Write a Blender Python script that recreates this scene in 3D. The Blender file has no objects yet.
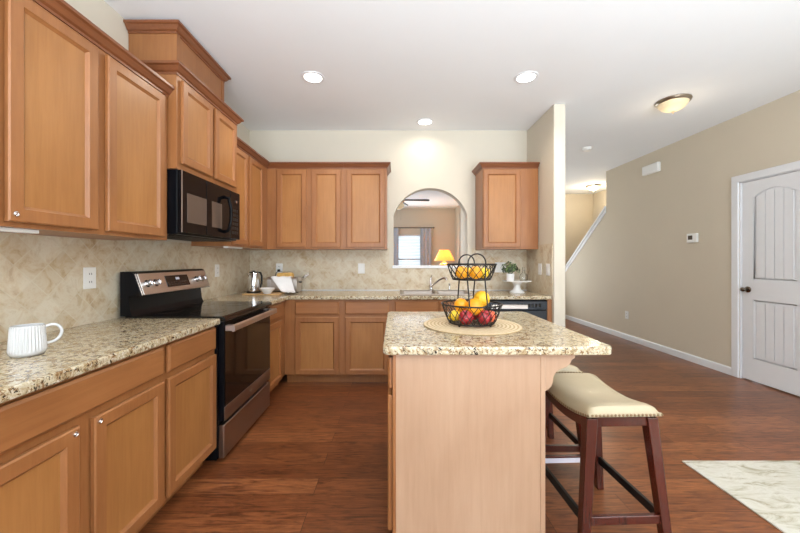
import bpy, bmesh, math, random
from mathutils import Vector, Matrix
random.seed(7)
PI = math.pi
S = bpy.context.scene
C = S.collection
S.view_settings.view_transform = 'Standard'
S.view_settings.look = 'None'
S.view_settings.exposure = 0.2
S.view_settings.gamma = 1.0
S.view_settings.use_curve_mapping = False

# ------------------------------------------------------------------ camera
CAMZ = 1.221
cam = bpy.data.cameras.new('camera'); camo = bpy.data.objects.new('camera', cam); C.objects.link(camo)
cam.sensor_width = 36; cam.lens = 340.0 / 800 * 36
cam.shift_x = 5.0 / 800; cam.shift_y = -6.1 / 800
cam.clip_start = 0.02
camo.location = (0, 0, CAMZ); camo.rotation_euler = (PI / 2, 0, 0)
S.camera = camo

# ------------------------------------------------------------------ world, daylight and added fill lights
W = bpy.data.worlds.new('world'); S.world = W; W.use_nodes = True
bg = W.node_tree.nodes['Background']
bg.inputs[0].default_value = (0.80, 0.90, 1.0, 1); bg.inputs[1].default_value = 1.6

def area(name, loc, rot, sx, sy, power, col=(1, 1, 1), spread=PI):
    l = bpy.data.lights.new(name, 'AREA'); l.shape = 'RECTANGLE'; l.size = sx; l.size_y = sy
    l.energy = power; l.color = col; l.spread = spread
    o = bpy.data.objects.new(name, l); C.objects.link(o); o.location = loc; o.rotation_euler = rot
    return o
# daylight through the wide windows of the rear wall (behind the camera)
area('rear_window_daylight', (0.2, -3.35, 1.35), (PI / 2, 0, 0), 4.2, 2.1, 34, (0.86, 0.94, 1.0))
area('ceiling_bounce', (1.1, -2.0, 0.9), (math.radians(157), 0, 0), 4.0, 2.4, 320, (0.82, 0.92, 1.0), math.radians(140))  # added upward fill, unseen behind the camera, bounced off the ceiling
area('side_window_daylight', (3.5, -1.6, 1.4), (PI / 2, 0, PI / 2), 2.2, 1.8, 26, (0.85, 0.93, 1.0))  # unseen area light inside the right wall, which has no window
area('entry_daylight', (2.5, 7.5, 1.2), (math.radians(-110), 0, 0), 1.4, 2.0, 26, (0.86, 0.94, 1.0))  # added fill for the hall and far ceiling, hidden behind the kitchen walls
area('living_window_daylight', (0.42, 9.6, 1.45), (-PI / 2, 0, 0), 1.2, 1.3, 30, (0.86, 0.93, 1.0))
area('living_side_daylight', (-2.4, 7.0, 1.4), (PI / 2, 0, -PI / 2), 2.4, 1.6, 52, (0.80, 0.90, 1.0))  # added fill for the living room; its left wall has no window

# ------------------------------------------------------------------ helpers
def lin(c):
    c = c / 255.0
    return c / 12.92 if c <= 0.04045 else ((c + 0.055) / 1.055) ** 2.4
def rgb(r, g, b): return (lin(r), lin(g), lin(b), 1)

class NT:
    def __init__(s, name):
        s.m = bpy.data.materials.new(name); s.m.use_nodes = True
        s.t = s.m.node_tree; s.n = s.t.nodes; s.b = s.n['Principled BSDF']
    def new(s, typ, **kw):
        x = s.n.new(typ)
        for k, v in kw.items(): setattr(x, k, v)
        return x
    def link(s, a, b): s.t.links.new(a, b)
    def ramp(s, src, stops):
        r = s.new('ShaderNodeValToRGB'); e = r.color_ramp.elements
        while len(e) < len(stops): e.new(0.5)
        for i, (p, c) in enumerate(stops): e[i].position = p; e[i].color = c
        s.link(src, r.inputs[0]); return r.outputs[0]
    def mix(s, fac, a, b, blend='MIX'):
        x = s.new('ShaderNodeMix', data_type='RGBA', blend_type=blend)
        for sock, v in ((x.inputs[0], fac), (x.inputs[6], a), (x.inputs[7], b)):
            if hasattr(v, 'links'): s.link(v, sock)
            else: sock.default_value = v
        return x.outputs[2]
    def coords(s, scale=(1, 1, 1), rot=(0, 0, 0), kind='Object'):
        c = s.new('ShaderNodeTexCoord'); m = s.new('ShaderNodeMapping')
        m.inputs['Scale'].default_value = scale; m.inputs['Rotation'].default_value = rot
        s.link(c.outputs[kind], m.inputs[0]); return m.outputs[0]
    def noise(s, vec, scale, detail=4, rough=0.5, dist=0.0, w=None):
        x = s.new('ShaderNodeTexNoise')
        if w is not None: x.noise_dimensions = '4D'; s.link(w, x.inputs['W'])
        s.link(vec, x.inputs['Vector'])
        x.inputs['Scale'].default_value = scale; x.inputs['Detail'].default_value = detail
        x.inputs['Roughness'].default_value = rough; x.inputs['Distortion'].default_value = dist
        return x.outputs[0]
    def bump(s, h, strength, dist=0.002):
        x = s.new('ShaderNodeBump'); x.inputs['Strength'].default_value = strength; x.inputs['Distance'].default_value = dist
        s.link(h, x.inputs['Height']); s.link(x.outputs[0], s.b.inputs['Normal'])

def plain(name, col, rough=0.5, metal=0.0, var=0.04, scale=12, coat=0.0):
    t = NT(name); v = t.noise(t.coords(), scale, 3)
    a = tuple(max(0, c * (1 - var)) for c in col[:3]) + (1,); b = tuple(min(1, c * (1 + var)) for c in col[:3]) + (1,)
    t.link(t.ramp(v, [(0.3, a), (0.7, b)]), t.b.inputs['Base Color'])
    t.b.inputs['Roughness'].default_value = rough; t.b.inputs['Metallic'].default_value = metal
    t.b.inputs['Coat Weight'].default_value = coat; t.b.inputs['Coat Roughness'].default_value = 0.08
    return t.m

def wood(name, dark, mid, light, axis='z', rough=0.38, coat=0.12, fine=60):
    t = NT(name)
    sc = {'z': (1, 1, 0.06), 'x': (0.06, 1, 1), 'y': (1, 0.06, 1)}[axis]
    info = t.new('ShaderNodeObjectInfo')
    mul = t.new('ShaderNodeMath', operation='MULTIPLY'); mul.inputs[1].default_value = 40; t.link(info.outputs['Random'], mul.inputs[0])
    v = t.coords(sc)
    big = t.noise(t.coords(tuple(0.4 + 0.6 * k for k in sc)), 5, 3, 0.5, 0.4, mul.outputs[0])
    fn = t.noise(v, fine, 5, 0.65, 0.3, mul.outputs[0])
    c1 = t.ramp(big, [(0.25, dark), (0.5, mid), (0.75, light)])
    c2 = t.mix(0.35, c1, t.ramp(fn, [(0.3, dark), (0.6, light)]))
    t.link(c2, t.b.inputs['Base Color'])
    t.b.inputs['Roughness'].default_value = rough
    t.b.inputs['Coat Weight'].default_value = coat; t.b.inputs['Coat Roughness'].default_value = 0.2
    return t.m

def emit(name, col, st, base=(1, 1, 1, 1)):
    t = NT(name); t.b.inputs['Base Color'].default_value = base
    t.b.inputs['Emission Color'].default_value = col; t.b.inputs['Emission Strength'].default_value = st
    return t.m

M = {}
cd, cm, cl = rgb(134, 84, 47), rgb(151, 98, 56), rgb(166, 111, 66)
M['maple'] = wood('maple_vertical', cd, cm, cl, 'z')
M['maple_h'] = wood('maple_horizontal', cd, cm, cl, 'x')
M['maple_gold'] = wood('maple_panel_gold', rgb(146, 95, 50), rgb(163, 110, 60), rgb(177, 124, 72), 'z')
M['maple_dark'] = wood('maple_crown', rgb(108, 60, 34), rgb(122, 71, 41), rgb(136, 82, 49), 'x')
M['maple_pale'] = wood('maple_panel_pale', rgb(170, 135, 107), rgb(180, 146, 118), rgb(189, 156, 129), 'z', rough=0.45)
M['cherry'] = wood('cherry_leg', rgb(52, 18, 11), rgb(72, 26, 16), rgb(92, 36, 23), 'z', rough=0.25, coat=0.4)
M['board'] = wood('board_wood', rgb(176, 130, 80), rgb(200, 156, 104), rgb(214, 176, 124), 'x')
M['wall_tan'] = plain('paint_tan', rgb(210, 199, 180), 0.75, var=0.012, scale=3)
M['wall_cream'] = plain('paint_cream', rgb(216, 208, 192), 0.75, var=0.012, scale=3)
M['white_trim'] = plain('paint_white_semigloss', rgb(232, 233, 236), 0.35, var=0.01)
M['ceiling'] = plain('paint_ceiling', rgb(240, 242, 244), 0.85, var=0.01, scale=2)
M['white_plastic'] = plain('white_plastic', rgb(240, 240, 238), 0.35, var=0.01)
M['ceramic_bright'] = plain('bright_white_ceramic', rgb(240, 240, 240), 0.25, var=0.01)  # white ceramic with a lightened colour to make up for the dim corner
M['ceramic'] = plain('white_ceramic', rgb(204, 204, 204), 0.22, var=0.01, coat=0.3)
M['black_gloss'] = plain('black_gloss', rgb(10, 10, 11), 0.10, var=0.05)
M['black_enamel'] = plain('black_enamel', rgb(13, 14, 18), 0.28, var=0.05)
M['black_satin'] = plain('black_satin', rgb(8, 9, 12), 0.14, var=0.05)
for k_ in ('black_satin', 'black_enamel'): M[k_].node_tree.nodes['Principled BSDF'].inputs['Specular IOR Level'].default_value = 0.16
M['black_matte'] = plain('black_matte', rgb(22, 21, 21), 0.5, var=0.05)
M['black_wire'] = plain('black_wire', rgb(40, 36, 34), 0.4, 0.5, var=0.05)
M['glass_dark'] = plain('dark_oven_glass', rgb(20, 16, 14), 0.06, var=0.05)
M['micro_window'] = plain('microwave_window', rgb(88, 76, 68), 0.12, var=0.08, scale=4)
M['chrome'] = plain('chrome', rgb(225, 225, 228), 0.08, 1.0, var=0.01)
M['bronze'] = plain('dark_nickel', rgb(120, 110, 100), 0.22, 1.0, var=0.05)
M['lamp_base'] = plain('lamp_base_ceramic', rgb(222, 190, 130), 0.3, var=0.05)
M['nickel'] = plain('brushed_nickel', rgb(176, 164, 148), 0.28, 1.0, var=0.04)
M['cream_leather'] = plain('cream_leather', rgb(186, 170, 140), 0.38, var=0.05, scale=9, coat=0.1)
M['nailhead'] = plain('nailhead_brass', rgb(150, 128, 100), 0.3, 1.0, var=0.1)
M['red_apple'] = plain('apple_skin', rgb(172, 44, 52), 0.25, var=0.35, scale=25, coat=0.3)
M['orange'] = plain('orange_skin', rgb(244, 164, 30), 0.38, var=0.1, scale=60)
M['lemon'] = plain('lemon_skin', rgb(248, 206, 50), 0.38, var=0.08, scale=60)
M['grapefruit'] = plain('grapefruit_skin', rgb(246, 190, 44), 0.4, var=0.1, scale=60)
M['peach'] = plain('peach_skin', rgb(216, 96, 62), 0.5, var=0.5, scale=14)
M['towel'] = plain('white_towel', rgb(242, 242, 244), 0.9, var=0.02, scale=200)
M['toast'] = plain('toast_crust', rgb(206, 164, 92), 0.8, var=0.2, scale=40)
M['leaf'] = plain('leaf_green', rgb(52, 72, 42), 0.45, var=0.4, scale=30)
M['leaf_pale'] = plain('leaf_pale', rgb(128, 150, 96), 0.5, var=0.3, scale=30)
M['curtain'] = plain('grey_curtain', rgb(182, 184, 192), 0.85, var=0.06)
M['blind'] = plain('blind_slat', rgb(236, 240, 244), 0.6, var=0.01)
M['fan_blade'] = plain('fan_blade_black', rgb(24, 22, 24), 0.4, var=0.1)
M['sticker'] = plain('paper_label', rgb(226, 224, 236), 0.6, var=0.01)
M['brown_wood'] = wood('console_brown', rgb(84, 50, 30), rgb(104, 64, 38), rgb(122, 80, 50), 'x')
M['lamp_disc'] = emit('recessed_lens', (1, 0.95, 0.86, 1), 6)
M['lamp_bowl'] = emit('alabaster_bowl', (1, 0.84, 0.58, 1), 0.22, rgb(226, 205, 165))
M['hall_bowl'] = emit('hall_bowl_lit', (1, 0.82, 0.52, 1), 2.2, rgb(240, 215, 170))
M['lamp_shade'] = emit('lit_lamp_shade', (1, 0.62, 0.22, 1), 0.45, rgb(240, 190, 100))
_t = M['lamp_shade'].node_tree; _tr = _t.nodes.new('ShaderNodeBsdfTranslucent'); _tr.inputs[0].default_value = rgb(250, 205, 120)
_ad = _t.nodes.new('ShaderNodeMixShader'); _ad.inputs[0].default_value = 0.4; _ou = _t.nodes['Material Output']
_t.links.new(_t.nodes['Principled BSDF'].outputs[0], _ad.inputs[1]); _t.links.new(_tr.outputs[0], _ad.inputs[2]); _t.links.new(_ad.outputs[0], _ou.inputs[0])
M['sky_glow'] = emit('window_daylight', (0.9, 0.95, 1, 1), 1.0)
t = NT('clear_glass'); t.b.inputs['Transmission Weight'].default_value = 1.0; t.b.inputs['Roughness'].default_value = 0.03; t.b.inputs['IOR'].default_value = 1.45
nz = t.noise(t.coords(), 3); t.link(t.ramp(nz, [(0, (0.93, 0.96, 0.96, 1)), (1, (0.97, 0.98, 0.98, 1))]), t.b.inputs['Base Color']); M['glass'] = t.m

def steel(name, col, axis):
    t = NT(name); v = t.coords({'x': (0.02, 1, 1), 'y': (1, 0.02, 1), 'z': (1, 1, 0.02)}[axis])
    n = t.noise(v, 300, 2); a = tuple(c * 0.88 for c in col[:3]) + (1,)
    t.link(t.ramp(n, [(0.3, a), (0.7, col)]), t.b.inputs['Base Color'])
    t.b.inputs['Metallic'].default_value = 1.0; t.b.inputs['Roughness'].default_value = 0.36
    return t.m
M['steel'] = steel('brushed_steel', rgb(214, 208, 204), 'x')
M['steel_warm'] = steel('brushed_steel_dark', rgb(172, 160, 150), 'x')
M['steel_blue'] = steel('steel_dishwasher', rgb(66, 69, 74), 'x')

def granite():
    t = NT('granite'); v = t.coords()
    n1 = t.noise(v, 22, 6, 0.72, 0.8)
    base = t.ramp(n1, [(0.34, rgb(140, 116, 85)), (0.44, rgb(178, 158, 122)), (0.54, rgb(204, 194, 168)), (0.66, rgb(168, 146, 110))])
    n2 = t.noise(v, 58, 5, 0.75, 0.4)
    c = t.mix(t.ramp(n2, [(0.53, (0, 0, 0, 1)), (0.58, (1, 1, 1, 1))]), base, rgb(132, 100, 66))
    n3 = t.noise(t.coords((1.15, 1, 1)), 80, 4, 0.7, 0.5)
    c = t.mix(t.ramp(n3, [(0.36, (1, 1, 1, 1)), (0.42, (0, 0, 0, 1))]), c, rgb(220, 214, 198))
    n4 = t.noise(t.coords((1, 1.2, 1), (0.3, 0.2, 0.6)), 66, 5, 0.68, 0.9)
    c = t.mix(t.ramp(n4, [(0.575, (0, 0, 0, 1)), (0.61, (1, 1, 1, 1))]), c, rgb(44, 37, 32))
    t.link(c, t.b.inputs['Base Color']); t.b.inputs['Roughness'].default_value = 0.14
    return t.m
M['granite'] = granite()

def tile(name, plane):
    t = NT(name)
    c = t.new('ShaderNodeTexCoord'); sp = t.new('ShaderNodeSeparateXYZ'); cb = t.new('ShaderNodeCombineXYZ')
    t.link(c.outputs['Object'], sp.inputs[0])
    t.link(sp.outputs['X' if plane == 'xz' else 'Y'], cb.inputs[0]); t.link(sp.outputs['Z'], cb.inputs[1])
    mp = t.new('ShaderNodeMapping'); mp.inputs['Rotation'].default_value = (0, 0, PI / 4); t.link(cb.outputs[0], mp.inputs[0])
    b = t.new('ShaderNodeTexBrick'); b.offset = 0.0; b.squash = 1.0
    t.link(mp.outputs[0], b.inputs['Vector']); b.inputs['Scale'].default_value = 1.0
    b.inputs['Brick Width'].default_value = 0.106; b.inputs['Row Height'].default_value = 0.106
    b.inputs['Mortar Size'].default_value = 0.003; b.inputs['Mortar Smooth'].default_value = 0.3
    b.inputs['Color1'].default_value = (0, 0, 0, 1); b.inputs['Color2'].default_value = (1, 1, 1, 1); b.inputs['Mortar'].default_value = (0.5, 0.5, 0.5, 1)
    n = t.noise(t.coords(), 12, 6, 0.68, 0.6)
    col = t.ramp(n, [(0.34, rgb(178, 146, 108)), (0.45, rgb(206, 186, 154)), (0.56, rgb(218, 207, 186)), (0.68, rgb(194, 172, 138))])
    per = t.ramp(b.outputs['Color'], [(0.0, rgb(186, 164, 128)), (1.0, rgb(228, 222, 206))])
    col = t.mix(0.32, col, per)
    mf = t.new('ShaderNodeMath', operation='MULTIPLY'); mf.inputs[1].default_value = 0.5; t.link(b.outputs['Fac'], mf.inputs[0])
    col = t.mix(mf.outputs[0], col, rgb(216, 208, 188))
    t.link(col, t.b.inputs['Base Color']); t.b.inputs['Roughness'].default_value = 0.42
    inv = t.new('ShaderNodeMath', operation='SUBTRACT'); inv.inputs[0].default_value = 1.0; t.link(b.outputs['Fac'], inv.inputs[1])
    t.bump(inv.outputs[0], 0.35, 0.003)
    return t.m
M['tile_xz'] = tile('travertine_back', 'xz'); M['tile_yz'] = tile('travertine_side', 'yz')

def floorwood():
    t = NT('hardwood_floor'); v = t.coords()
    b = t.new('ShaderNodeTexBrick'); b.offset = 0.37; b.offset_frequency = 2; b.squash = 1.0
    t.link(v, b.inputs['Vector']); b.inputs['Scale'].default_value = 1.0
    b.inputs['Brick Width'].default_value = 1.15; b.inputs['Row Height'].default_value = 0.127
    b.inputs['Mortar Size'].default_value = 0.0013; b.inputs['Mortar Smooth'].default_value = 0.2; b.inputs['Bias'].default_value = 0.0
    b.inputs['Color1'].default_value = (0, 0, 0, 1); b.inputs['Color2'].default_value = (1, 1, 1, 1); b.inputs['Mortar'].default_value = (0.5, 0.5, 0.5, 1)
    mul = t.new('ShaderNodeMath', operation='MULTIPLY'); mul.inputs[1].default_value = 25; t.link(b.outputs['Color'], mul.inputs[0])
    g = t.noise(t.coords((0.12, 1, 1)), 34, 5, 0.65, 2.2, mul.outputs[0])
    f = t.noise(t.coords((0.03, 1, 1)), 160, 3, 0.6, 0.2, mul.outputs[0])
    base = t.ramp(b.outputs['Color'], [(0.0, rgb(126, 73, 43)), (0.35, rgb(138, 83, 50)), (0.7, rgb(150, 92, 56)), (1.0, rgb(164, 104, 65))])
    c = t.mix(0.85, base, t.ramp(g, [(0.36, rgb(140, 118, 108)), (0.48, rgb(214, 206, 200)), (0.62, rgb(255, 250, 240))]), 'MULTIPLY')
    c = t.mix(0.35, c, t.ramp(f, [(0.35, rgb(120, 110, 105)), (0.6, rgb(255, 255, 255))]), 'MULTIPLY')
    c = t.mix(b.outputs['Fac'], c, rgb(46, 24, 14))
    t.link(c, t.b.inputs['Base Color'])
    t.b.inputs['Roughness'].default_value = 0.3
    t.bump(g, 0.12, 0.003)
    return t.m
M['floor'] = floorwood()

def rugmat():
    t = NT('rug_weave'); n = t.noise(t.coords((0.7, 2.2, 1), (0, 0, 0.5)), 7, 6, 0.7, 0.8)
    c = t.ramp(n, [(0.34, rgb(150, 142, 120)), (0.44, rgb(188, 182, 164)), (0.54, rgb(204, 200, 188)), (0.64, rgb(190, 184, 168)), (0.72, rgb(158, 150, 130))])
    t.link(c, t.b.inputs['Base Color']); t.b.inputs['Roughness'].default_value = 0.95
    t.bump(t.noise(t.coords(), 300, 2), 0.5, 0.003); return t.m
M['rug'] = rugmat()
def woven():
    t = NT('woven_jute'); w = t.new('ShaderNodeTexWave'); w.wave_type = 'RINGS'; w.rings_direction = 'Z'
    t.link(t.coords(), w.inputs['Vector']); w.inputs['Scale'].default_value = 16; w.inputs['Distortion'].default_value = 1.5; w.inputs['Detail Scale'].default_value = 4
    c = t.ramp(w.outputs[0], [(0.1, rgb(186, 160, 120)), (0.7, rgb(220, 200, 166))])
    t.link(c, t.b.inputs['Base Color']); t.b.inputs['Roughness'].default_value = 0.9; t.bump(w.outputs[0], 0.4, 0.003); return t.m
M['jute'] = woven()

# mesh builders -----------------------------------------------------
def merge(bm, tmp):
    me = bpy.data.meshes.new('tmp'); tmp.to_mesh(me); bm.from_mesh(me); tmp.free(); bpy.data.meshes.remove(me)
def add_box(bm, x0, x1, y0, y1, z0, z1, bev=0.0, seg=1):
    t = bmesh.new()
    vs = [t.verts.new((x, y, z)) for x in (x0, x1) for y in (y0, y1) for z in (z0, z1)]
    for f in ((0, 1, 3, 2), (4, 6, 7, 5), (0, 4, 5, 1), (2, 3, 7, 6), (0, 2, 6, 4), (1, 5, 7, 3)): t.faces.new([vs[i] for i in f])
    if bev > 0: bmesh.ops.bevel(t, geom=list(t.edges), offset=bev, segments=seg, affect='EDGES', profile=0.5)
    merge(bm, t)
def box(x0, x1, y0, y1, z0, z1, bev=0.0, seg=1):
    bm = bmesh.new(); add_box(bm, x0, x1, y0, y1, z0, z1, bev, seg); return bm
def add_prism(bm, outline, holes, axis, a0, a1, bev=0.0):
    P = {'z': lambda u, v, a: (u, v, a), 'y': lambda u, v, a: (u, a, v), 'x': lambda u, v, a: (a, u, v)}[axis]
    t = bmesh.new(); edges = []
    for loop in [outline] + list(holes):
        vs = [t.verts.new(P(u, v, a0)) for u, v in loop]
        for i in range(len(vs)): edges.append(t.edges.new((vs[i], vs[(i + 1) % len(vs)])))
    if holes: bmesh.ops.triangle_fill(t, edges=edges, use_beauty=True, use_dissolve=False)
    else: t.faces.new(list(t.verts))
    r = bmesh.ops.extrude_face_region(t, geom=list(t.faces))
    d = Vector(P(0, 0, a1)) - Vector(P(0, 0, a0))
    bmesh.ops.translate(t, verts=[v for v in r['geom'] if isinstance(v, bmesh.types.BMVert)], vec=d)
    bmesh.ops.recalc_face_normals(t, faces=list(t.faces))
    if bev > 0:
        es = [e for e in t.edges if len(e.link_faces) == 2 and e.calc_face_angle(0) > 0.6]
        bmesh.ops.bevel(t, geom=es, offset=bev, segments=2, affect='EDGES', profile=0.5)
    merge(bm, t)
def prism(*a, **k):
    bm = bmesh.new(); add_prism(bm, *a, **k); return bm
def add_lathe(bm, prof, c=(0, 0, 0), seg=32, mat=None):
    rings = []
    for r, z in prof:
        if r < 1e-6: rings.append([bm.verts.new((c[0], c[1], c[2] + z))])
        else: rings.append([bm.verts.new((c[0] + r * math.cos(2 * PI * i / seg), c[1] + r * math.sin(2 * PI * i / seg), c[2] + z)) for i in range(seg)])
    fs = []
    for a, b in zip(rings, rings[1:]):
        for i in range(seg):
            j = (i + 1) % seg
            if len(a) == 1 and len(b) == 1: continue
            if len(a) == 1: fs.append(bm.faces.new((a[0], b[i], b[j])))
            elif len(b) == 1: fs.append(bm.faces.new((a[i], b[0], a[j])))
            else: fs.append(bm.faces.new((a[i], b[i], b[j], a[j])))
    bmesh.ops.recalc_face_normals(bm, faces=fs)
def lathe(prof, c=(0, 0, 0), seg=32):
    bm = bmesh.new(); add_lathe(bm, prof, c, seg); return bm
def add_tube(bm, pts, r, seg=8, closed=False, flat=1.0):
    pts = [Vector(p) for p in pts]; n = len(pts); rings = []; up = None
    for i, p in enumerate(pts):
        if closed: d = (pts[(i + 1) % n] - pts[i - 1])
        else: d = pts[min(i + 1, n - 1)] - pts[max(i - 1, 0)]
        d.normalize()
        if up is None:
            up = Vector((0, 0, 1)) if abs(d.z) < 0.9 else Vector((1, 0, 0))
        a = d.cross(up).normalized(); b = a.cross(d).normalized(); up = b
        rr = r[i] if isinstance(r, (list, tuple)) else r
        rings.append([bm.verts.new(p + a * rr * math.cos(2 * PI * k / seg) + b * rr * flat * math.sin(2 * PI * k / seg)) for k in range(seg)])
    fs = []
    for i in range(n if closed else n - 1):
        A, B = rings[i], rings[(i + 1) % n]
        for k in range(seg): fs.append(bm.faces.new((A[k], A[(k + 1) % seg], B[(k + 1) % seg], B[k])))
    if not closed:
        fs.append(bm.faces.new(rings[0][::-1])); fs.append(bm.faces.new(rings[-1]))
    bmesh.ops.recalc_face_normals(bm, faces=fs)
def tube(*a, **k):
    bm = bmesh.new(); add_tube(bm, *a, **k); return bm
def add_sphere(bm, c, r, sc=(1, 1, 1), rot=None, u=20, v=12):
    t = bmesh.new(); bmesh.ops.create_uvsphere(t, u_segments=u, v_segments=v, radius=r)
    m = Matrix.Translation(c) @ (rot.to_matrix().to_4x4() if rot else Matrix()) @ Matrix.Diagonal((*sc, 1))
    bmesh.ops.transform(t, matrix=m, verts=list(t.verts)); merge(bm, t)
def sphere(*a, **k):
    bm = bmesh.new(); add_sphere(bm, *a, **k); return bm
def add_bar(bm, p0, p1, w0, d0, w1=None, d1=None):
    """tapered rectangular bar with horizontal ends between two points"""
    w1 = w0 if w1 is None else w1; d1 = d0 if d1 is None else d1
    t = bmesh.new(); vs = []
    for p, w, d in ((p0, w0, d0), (p1, w1, d1)):
        for sx, sy in ((-1, -1), (1, -1), (1, 1), (-1, 1)): vs.append(t.verts.new((p[0] + sx * w / 2, p[1] + sy * d / 2, p[2])))
    t.faces.new(vs[:4]); t.faces.new(vs[4:])
    for i in range(4): t.faces.new((vs[i], vs[(i + 1) % 4], vs[4 + (i + 1) % 4], vs[4 + i]))
    bmesh.ops.recalc_face_normals(t, faces=list(t.faces))
    bmesh.ops.bevel(t, geom=list(t.edges), offset=0.003, segments=2, affect='EDGES', profile=0.5)
    merge(bm, t)
def bar(*a):
    bm = bmesh.new(); add_bar(bm, *a); return bm
def rings_front(x0, x1, z0, z1, steps):
    """nested rectangles: steps = [(inset, y)], last one is filled; front faces -y, first one closed at the back"""
    bm = bmesh.new(); R = []
    for ins, y in steps:
        R.append([bm.verts.new(p) for p in ((x0 + ins, y, z0 + ins), (x1 - ins, y, z0 + ins), (x1 - ins, y, z1 - ins), (x0 + ins, y, z1 - ins))])
    bm.faces.new(R[0])
    for a, b in zip(R, R[1:]):
        for i in range(4): bm.faces.new((a[i], a[(i + 1) % 4], b[(i + 1) % 4], b[i]))
    bm.faces.new(R[-1]); bmesh.ops.recalc_face_normals(bm, faces=list(bm.faces)); return bm
def sweep(path, prof):
    """prof = [(out, z)] closed section swept along a 2-d path, outward = right of travel, mitred"""
    bm = bmesh.new(); P = [Vector(p) for p in path]; n = len(P); rings = []
    for i in range(n):
        d0 = (P[i] - P[i - 1]).normalized() if i > 0 else None
        d1 = (P[i + 1] - P[i]).normalized() if i < n - 1 else None
        d0 = d0 or d1; d1 = d1 or d0
        n0 = Vector((d0.y, -d0.x)); n1 = Vector((d1.y, -d1.x)); m = (n0 + n1); m = m / (m.dot(n0))
        rings.append([bm.verts.new((P[i].x + m.x * o, P[i].y + m.y * o, z)) for o, z in prof])
    k = len(prof)
    for a, b in zip(rings, rings[1:]):
        for j in range(k): bm.faces.new((a[j], a[(j + 1) % k], b[(j + 1) % k], b[j]))
    bm.faces.new(rings[0]); bm.faces.new(rings[-1])
    bmesh.ops.recalc_face_normals(bm, faces=list(bm.faces)); return bm

def obj(name, bm, mat, parent=None, smooth=False, label=None):
    me = bpy.data.meshes.new(name); bm.to_mesh(me); bm.free()
    me.materials.append(M[mat] if isinstance(mat, str) else mat)
    if smooth:
        for p in me.polygons: p.use_smooth = True
        me.set_sharp_from_angle(angle=math.radians(40))
    o = bpy.data.objects.new(name, me); C.objects.link(o)
    if parent is not None: o.parent = parent
    if label: o['label'] = label
    return o
def tag(o, label, cat, group=None, kind=None):
    o['label'] = label; o['category'] = cat
    if group: o['group'] = group
    if kind: o['kind'] = kind
    return o
def thing(name, label, cat, loc=(0, 0, 0), rz=0.0, group=None, kind=None):
    o = bpy.data.objects.new(name, None); C.objects.link(o); o.location = loc; o.rotation_euler = (0, 0, rz)
    o.empty_display_size = 0.05
    return tag(o, label, cat, group, kind)
def struct(name, bm, mat, label=None):
    o = obj(name, bm, mat); o['kind'] = 'structure'
    if label: o['label'] = label
    return o
def copy_thing(o, loc, rz, label):
    r = o.copy(); C.objects.link(r); r.location = loc; r.rotation_euler = (0, 0, rz); r['label'] = label
    for ch in list(o.children):
        c = ch.copy(); C.objects.link(c); c.parent = r
        for g in list(ch.children):
            d = g.copy(); C.objects.link(d); d.parent = c
    return r

# ------------------------------------------------------------------ dimensions
XL, YB, XR, H = -1.69, 3.949, 3.583, 2.73
WX0, WX1, WY = 1.533, 1.645, 3.28        # wing wall
YREAR = -3.5
ZC, TC = 0.874, 0.035                     # counter top
ZB = ZC - TC
ZU, ZT = 1.34, 2.205                      # wall cabinets

# ------------------------------------------------------------------ setting
struct('floor', box(-2.7, 4.7, YREAR - 0.1, 10.1, -0.1, 0.0), 'floor')
struct('ceiling', box(-2.7, 4.7, YREAR - 0.1, 10.1, H, H + 0.1), 'ceiling')
struct('wall_left', box(XL - 0.12, XL, YREAR - 0.1, YB, 0, H), 'wall_cream')
# back wall with the arched pass-through
AX0, AX1, AZ0, AZS, AZT = -0.017, 0.842, 1.149, 1.742, 2.062
hw = (AX1 - AX0) / 2; rise = AZT - AZS; R = (hw * hw + rise * rise) / (2 * rise); acx = (AX0 + AX1) / 2; acz = AZT - R
a0 = math.asin(hw / R) if acz <= AZS else PI - math.asin(hw / R)
arc = [(acx + R * math.sin(a), acz + R * math.cos(a)) for a in [a0 - 2 * a0 * i / 40 for i in range(41)]]
hole = [(AX0, AZ0), (AX1, AZ0)] + arc
struct('wall_back', prism([(XL - 0.12, 0), (WX1, 0), (WX1, H), (XL - 0.12, H)], [hole], 'y', YB, YB + 0.13), 'wall_cream')
struct('wall_wing', box(WX0, WX1, WY, YB, 0, H, 0.004), 'wall_cream')
struct('trim_1', box(AX0 - 0.015, AX1 + 0.0, YB - 0.022, YB + 0.14, AZ0 - 0.02, AZ0 + 0.012, 0.004), 'white_trim', 'white ledge of the arched opening')
# right wall: full height up to the stairs, door opening cut out
DY0, DY1, DZ = 2.915, 3.535, 2.035
outl = [(YREAR, 0), (DY0, 0), (DY0, DZ), (DY1, DZ), (DY1, 0), (5.77, 0), (5.77, H), (YREAR, H)]
struct('wall_right', prism(outl, [], 'x', XR, XR + 0.12), 'wall_tan')
struct('wall_stair', prism([(5.77, 0), (7.25, 0), (7.25, 0.955), (5.77, 2.10)], [], 'x', XR, XR + 0.12), 'wall_tan')
struct('trim_2', prism([(5.772, 2.098), (7.27, 0.94), (7.27, 0.985), (5.772, 2.143)], [], 'x', XR - 0.025, XR + 0.145), 'white_trim', 'white sloping cap of the stair wall')
struct('trim_3', prism([(5.772, 2.03), (7.25, 0.887), (7.25, 0.95), (5.772, 2.093)], [], 'x', XR - 0.012, XR), 'white_trim', 'white band under the stair wall cap')
struct('wall_closet', box(XR + 0.55, XR + 0.6, DY0 - 0.3, DY1 + 0.3, 0, H), 'wall_tan')
struct('wall_hall', box(1.7, 4.62, 7.73, 7.83, 0, H), 'wall_tan')
struct('wall_stairwell', box(4.5, 4.62, 4.6, 7.73, 0, H), 'wall_tan')
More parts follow.
